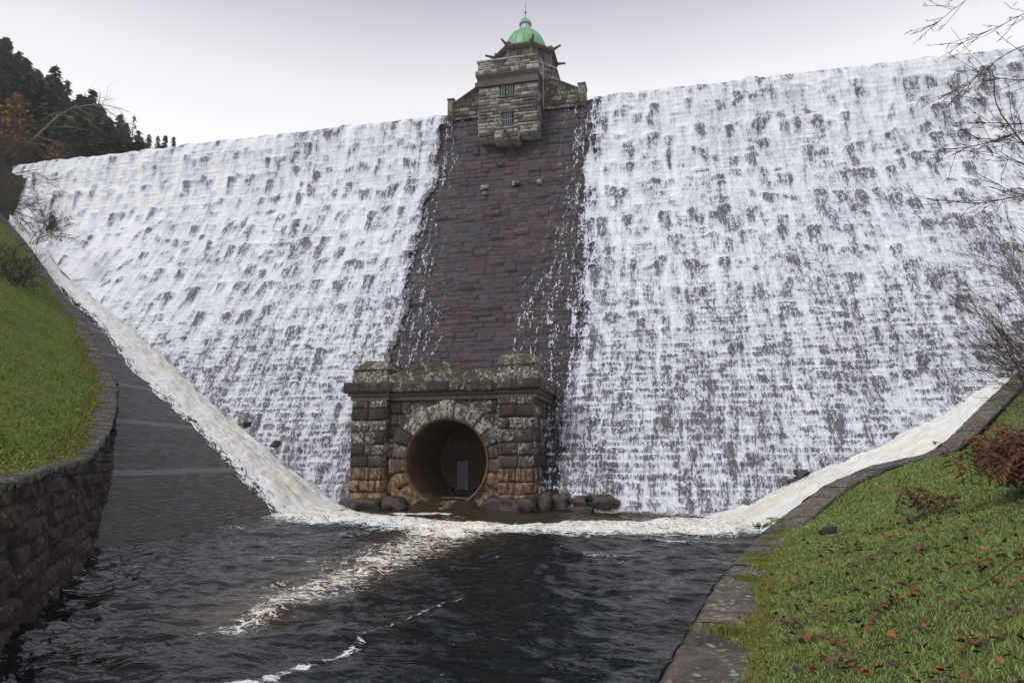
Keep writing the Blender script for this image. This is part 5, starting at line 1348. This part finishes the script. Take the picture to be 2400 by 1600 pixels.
# small plants on the coping
def rosette(name, loc, label, n, L, mat, seed, up=.6):
    rg = np.random.default_rng(seed); t = thing(name, loc, label, 'plant', None, True); V = []; mb = MB()
    for i in range(n):
        a = i * 2.4 + rg.normal(0, .2); d = np.array([math.cos(a), math.sin(a), up * rg.uniform(.5, 1.4)]); d /= np.linalg.norm(d); s_ = np.array([-math.sin(a), math.cos(a), 0]); l = L * rg.uniform(.7, 1.15)
        mb.tube([(0, 0, -.02), tuple(d * l * .5)], [.004, .003], 4)
        for (f0, f1, w0, w1) in ((.35, .6, .02, .22), (.6, .85, .22, .17), (.85, 1.05, .17, .0)):
            V.append([d * l * f0 - s_ * l * w0, d * l * f0 + s_ * l * w0, d * l * f1 + s_ * l * w1 - Z_ * .04 * l, d * l * f1 - s_ * l * w1 - Z_ * .04 * l])
    mb.build('stem', MT['browntwig'], t, True); V = np.array(V); mesh('leaves', V.reshape(-1, 3), np.arange(len(V) * 4).reshape(-1, 4), MT[mat], t, False); return t
rosette('seedling', (2.72, 24.4, .55), 'green broad leaved seedling on the corner of the mossy coping', 6, .42, 'greenleaf', 3, 1.3)
rosette('yellow_plant', (4.2, 15.0, bz(4.2, 15.0) + .03), 'low yellow leaved plant lying in the grass among the leaves', 6, .26, 'yellowleaf', 4, .25)
rg = np.random.default_rng(77); n = 420
P = np.stack([.62 + rg.normal(0, .16, n), 10.1 + rg.normal(0, .05, n), np.full(n, .52)], -1)
o = blades(P, rg.uniform(.08, .2, n), np.full(n, .008), 1.0, MT['edgegrass'], 'grass_tuft', rg); tag(o, kind='stuff')
# fallen twig on the bank
mb = MB(); xs = np.linspace(3.2, 5.2, 12); ys = np.linspace(9.3, 10.6, 12); mb.tube(np.stack([xs, ys, bank_z(xs, ys) + .05 + .03 * np.sin(xs * 5)], -1), .009, 5)
o = mb.build('fallen_twig', MT['browntwig'], None, True); tag(o, 'long thin brown twig lying on the grass in front of the bracken', 'twig')

# ------------------------------------------------------------------ far ground, sky, light, camera
mb = MB(); mb.box(-255, 115, -38, 245, -7, -6); o = mb.build('ground', MT['hill']); tag(o, kind='structure')

hm = bpy.data.materials.new('haze'); hm.use_nodes = True; ht = hm.node_tree; ht.nodes.clear()
pv = ht.nodes.new('ShaderNodeVolumePrincipled'); pv.inputs['Color'].default_value = (.86, .88, .93, 1); pv.inputs['Density'].default_value = .0005; pv.inputs['Anisotropy'].default_value = .2
ho = ht.nodes.new('ShaderNodeOutputMaterial'); ht.links.new(pv.outputs[0], ho.inputs['Volume'])
mb = MB(); mb.box(-260, 120, -40, 250, -8, 150); o = mb.build('haze', hm); tag(o, kind='stuff')

w = bpy.data.worlds.new('World'); scene.world = w; w.use_nodes = True; nt = w.node_tree; nt.nodes.clear()
SUN_EL, SUN_AZ = math.radians(42), math.radians(215)      # azimuth clockwise from +Y: behind the camera, slightly left
sky = nt.nodes.new('ShaderNodeTexSky'); sky.sky_type = 'NISHITA'; sky.sun_disc = False; sky.sun_elevation = SUN_EL; sky.sun_rotation = SUN_AZ
tc = nt.nodes.new('ShaderNodeTexCoord'); sp = nt.nodes.new('ShaderNodeSeparateXYZ'); nt.links.new(tc.outputs['Generated'], sp.inputs[0])
cr = nt.nodes.new('ShaderNodeValToRGB'); nt.links.new(sp.outputs[2], cr.inputs[0])
el = cr.color_ramp.elements
el[0].position = .0; el[0].color = (.80, .81, .84, 1); el[1].position = 1; el[1].color = (.62, .63, .68, 1)
for p, c in ((.42, (1.0, 1.0, 1.0, 1)), (.50, (.85, .84, .87, 1)), (.60, (.49, .472, .545, 1))):
    x = el.new(p); x.color = c
nz = nt.nodes.new('ShaderNodeTexNoise'); nz.inputs['Scale'].default_value = 1.6; nz.inputs['Detail'].default_value = 5; nt.links.new(tc.outputs['Generated'], nz.inputs['Vector'])
mr = nt.nodes.new('ShaderNodeMapRange'); nt.links.new(nz.outputs[0], mr.inputs[0]); mr.inputs[1].default_value = .3; mr.inputs[2].default_value = .7; mr.inputs[3].default_value = 7.9; mr.inputs[4].default_value = 9.1
vm = nt.nodes.new('ShaderNodeVectorMath'); vm.operation = 'SCALE'; nt.links.new(cr.outputs[0], vm.inputs[0]); nt.links.new(mr.outputs[0], vm.inputs['Scale'])
mx = nt.nodes.new('ShaderNodeMix'); mx.data_type = 'RGBA'; mx.inputs[0].default_value = .9; nt.links.new(sky.outputs[0], mx.inputs[6]); nt.links.new(vm.outputs[0], mx.inputs[7])
bg = nt.nodes.new('ShaderNodeBackground'); bg.inputs[1].default_value = .10; nt.links.new(mx.outputs[2], bg.inputs[0])
out = nt.nodes.new('ShaderNodeOutputWorld'); nt.links.new(bg.outputs[0], out.inputs[0])

sl = bpy.data.lights.new('sun', 'SUN'); sl.energy = 1.3; sl.angle = math.radians(18); sl.color = (1, .97, .93)
so = bpy.data.objects.new('sun', sl); COL.objects.link(so)
dirv = Vector((math.sin(SUN_AZ) * math.cos(SUN_EL), math.cos(SUN_AZ) * math.cos(SUN_EL), math.sin(SUN_EL)))
so.rotation_euler = dirv.to_track_quat('Z', 'Y').to_euler(); so.location = (0, -20, 60)

cam = bpy.data.cameras.new('camera'); cam.lens = 24; cam.sensor_width = 36; cam.clip_end = 5000; cam.clip_start = .05
co = bpy.data.objects.new('camera', cam); COL.objects.link(co); co.location = (0, 0, 2.8); co.rotation_euler = (math.radians(100), 0, math.radians(13))
scene.camera = co
scene.view_settings.view_transform = 'Standard'; scene.view_settings.look = 'None'; scene.view_settings.exposure = .45; scene.view_settings.gamma = 1
scene.cycles.max_bounces = 6; scene.cycles.transparent_max_bounces = 8; scene.cycles.use_denoising = True
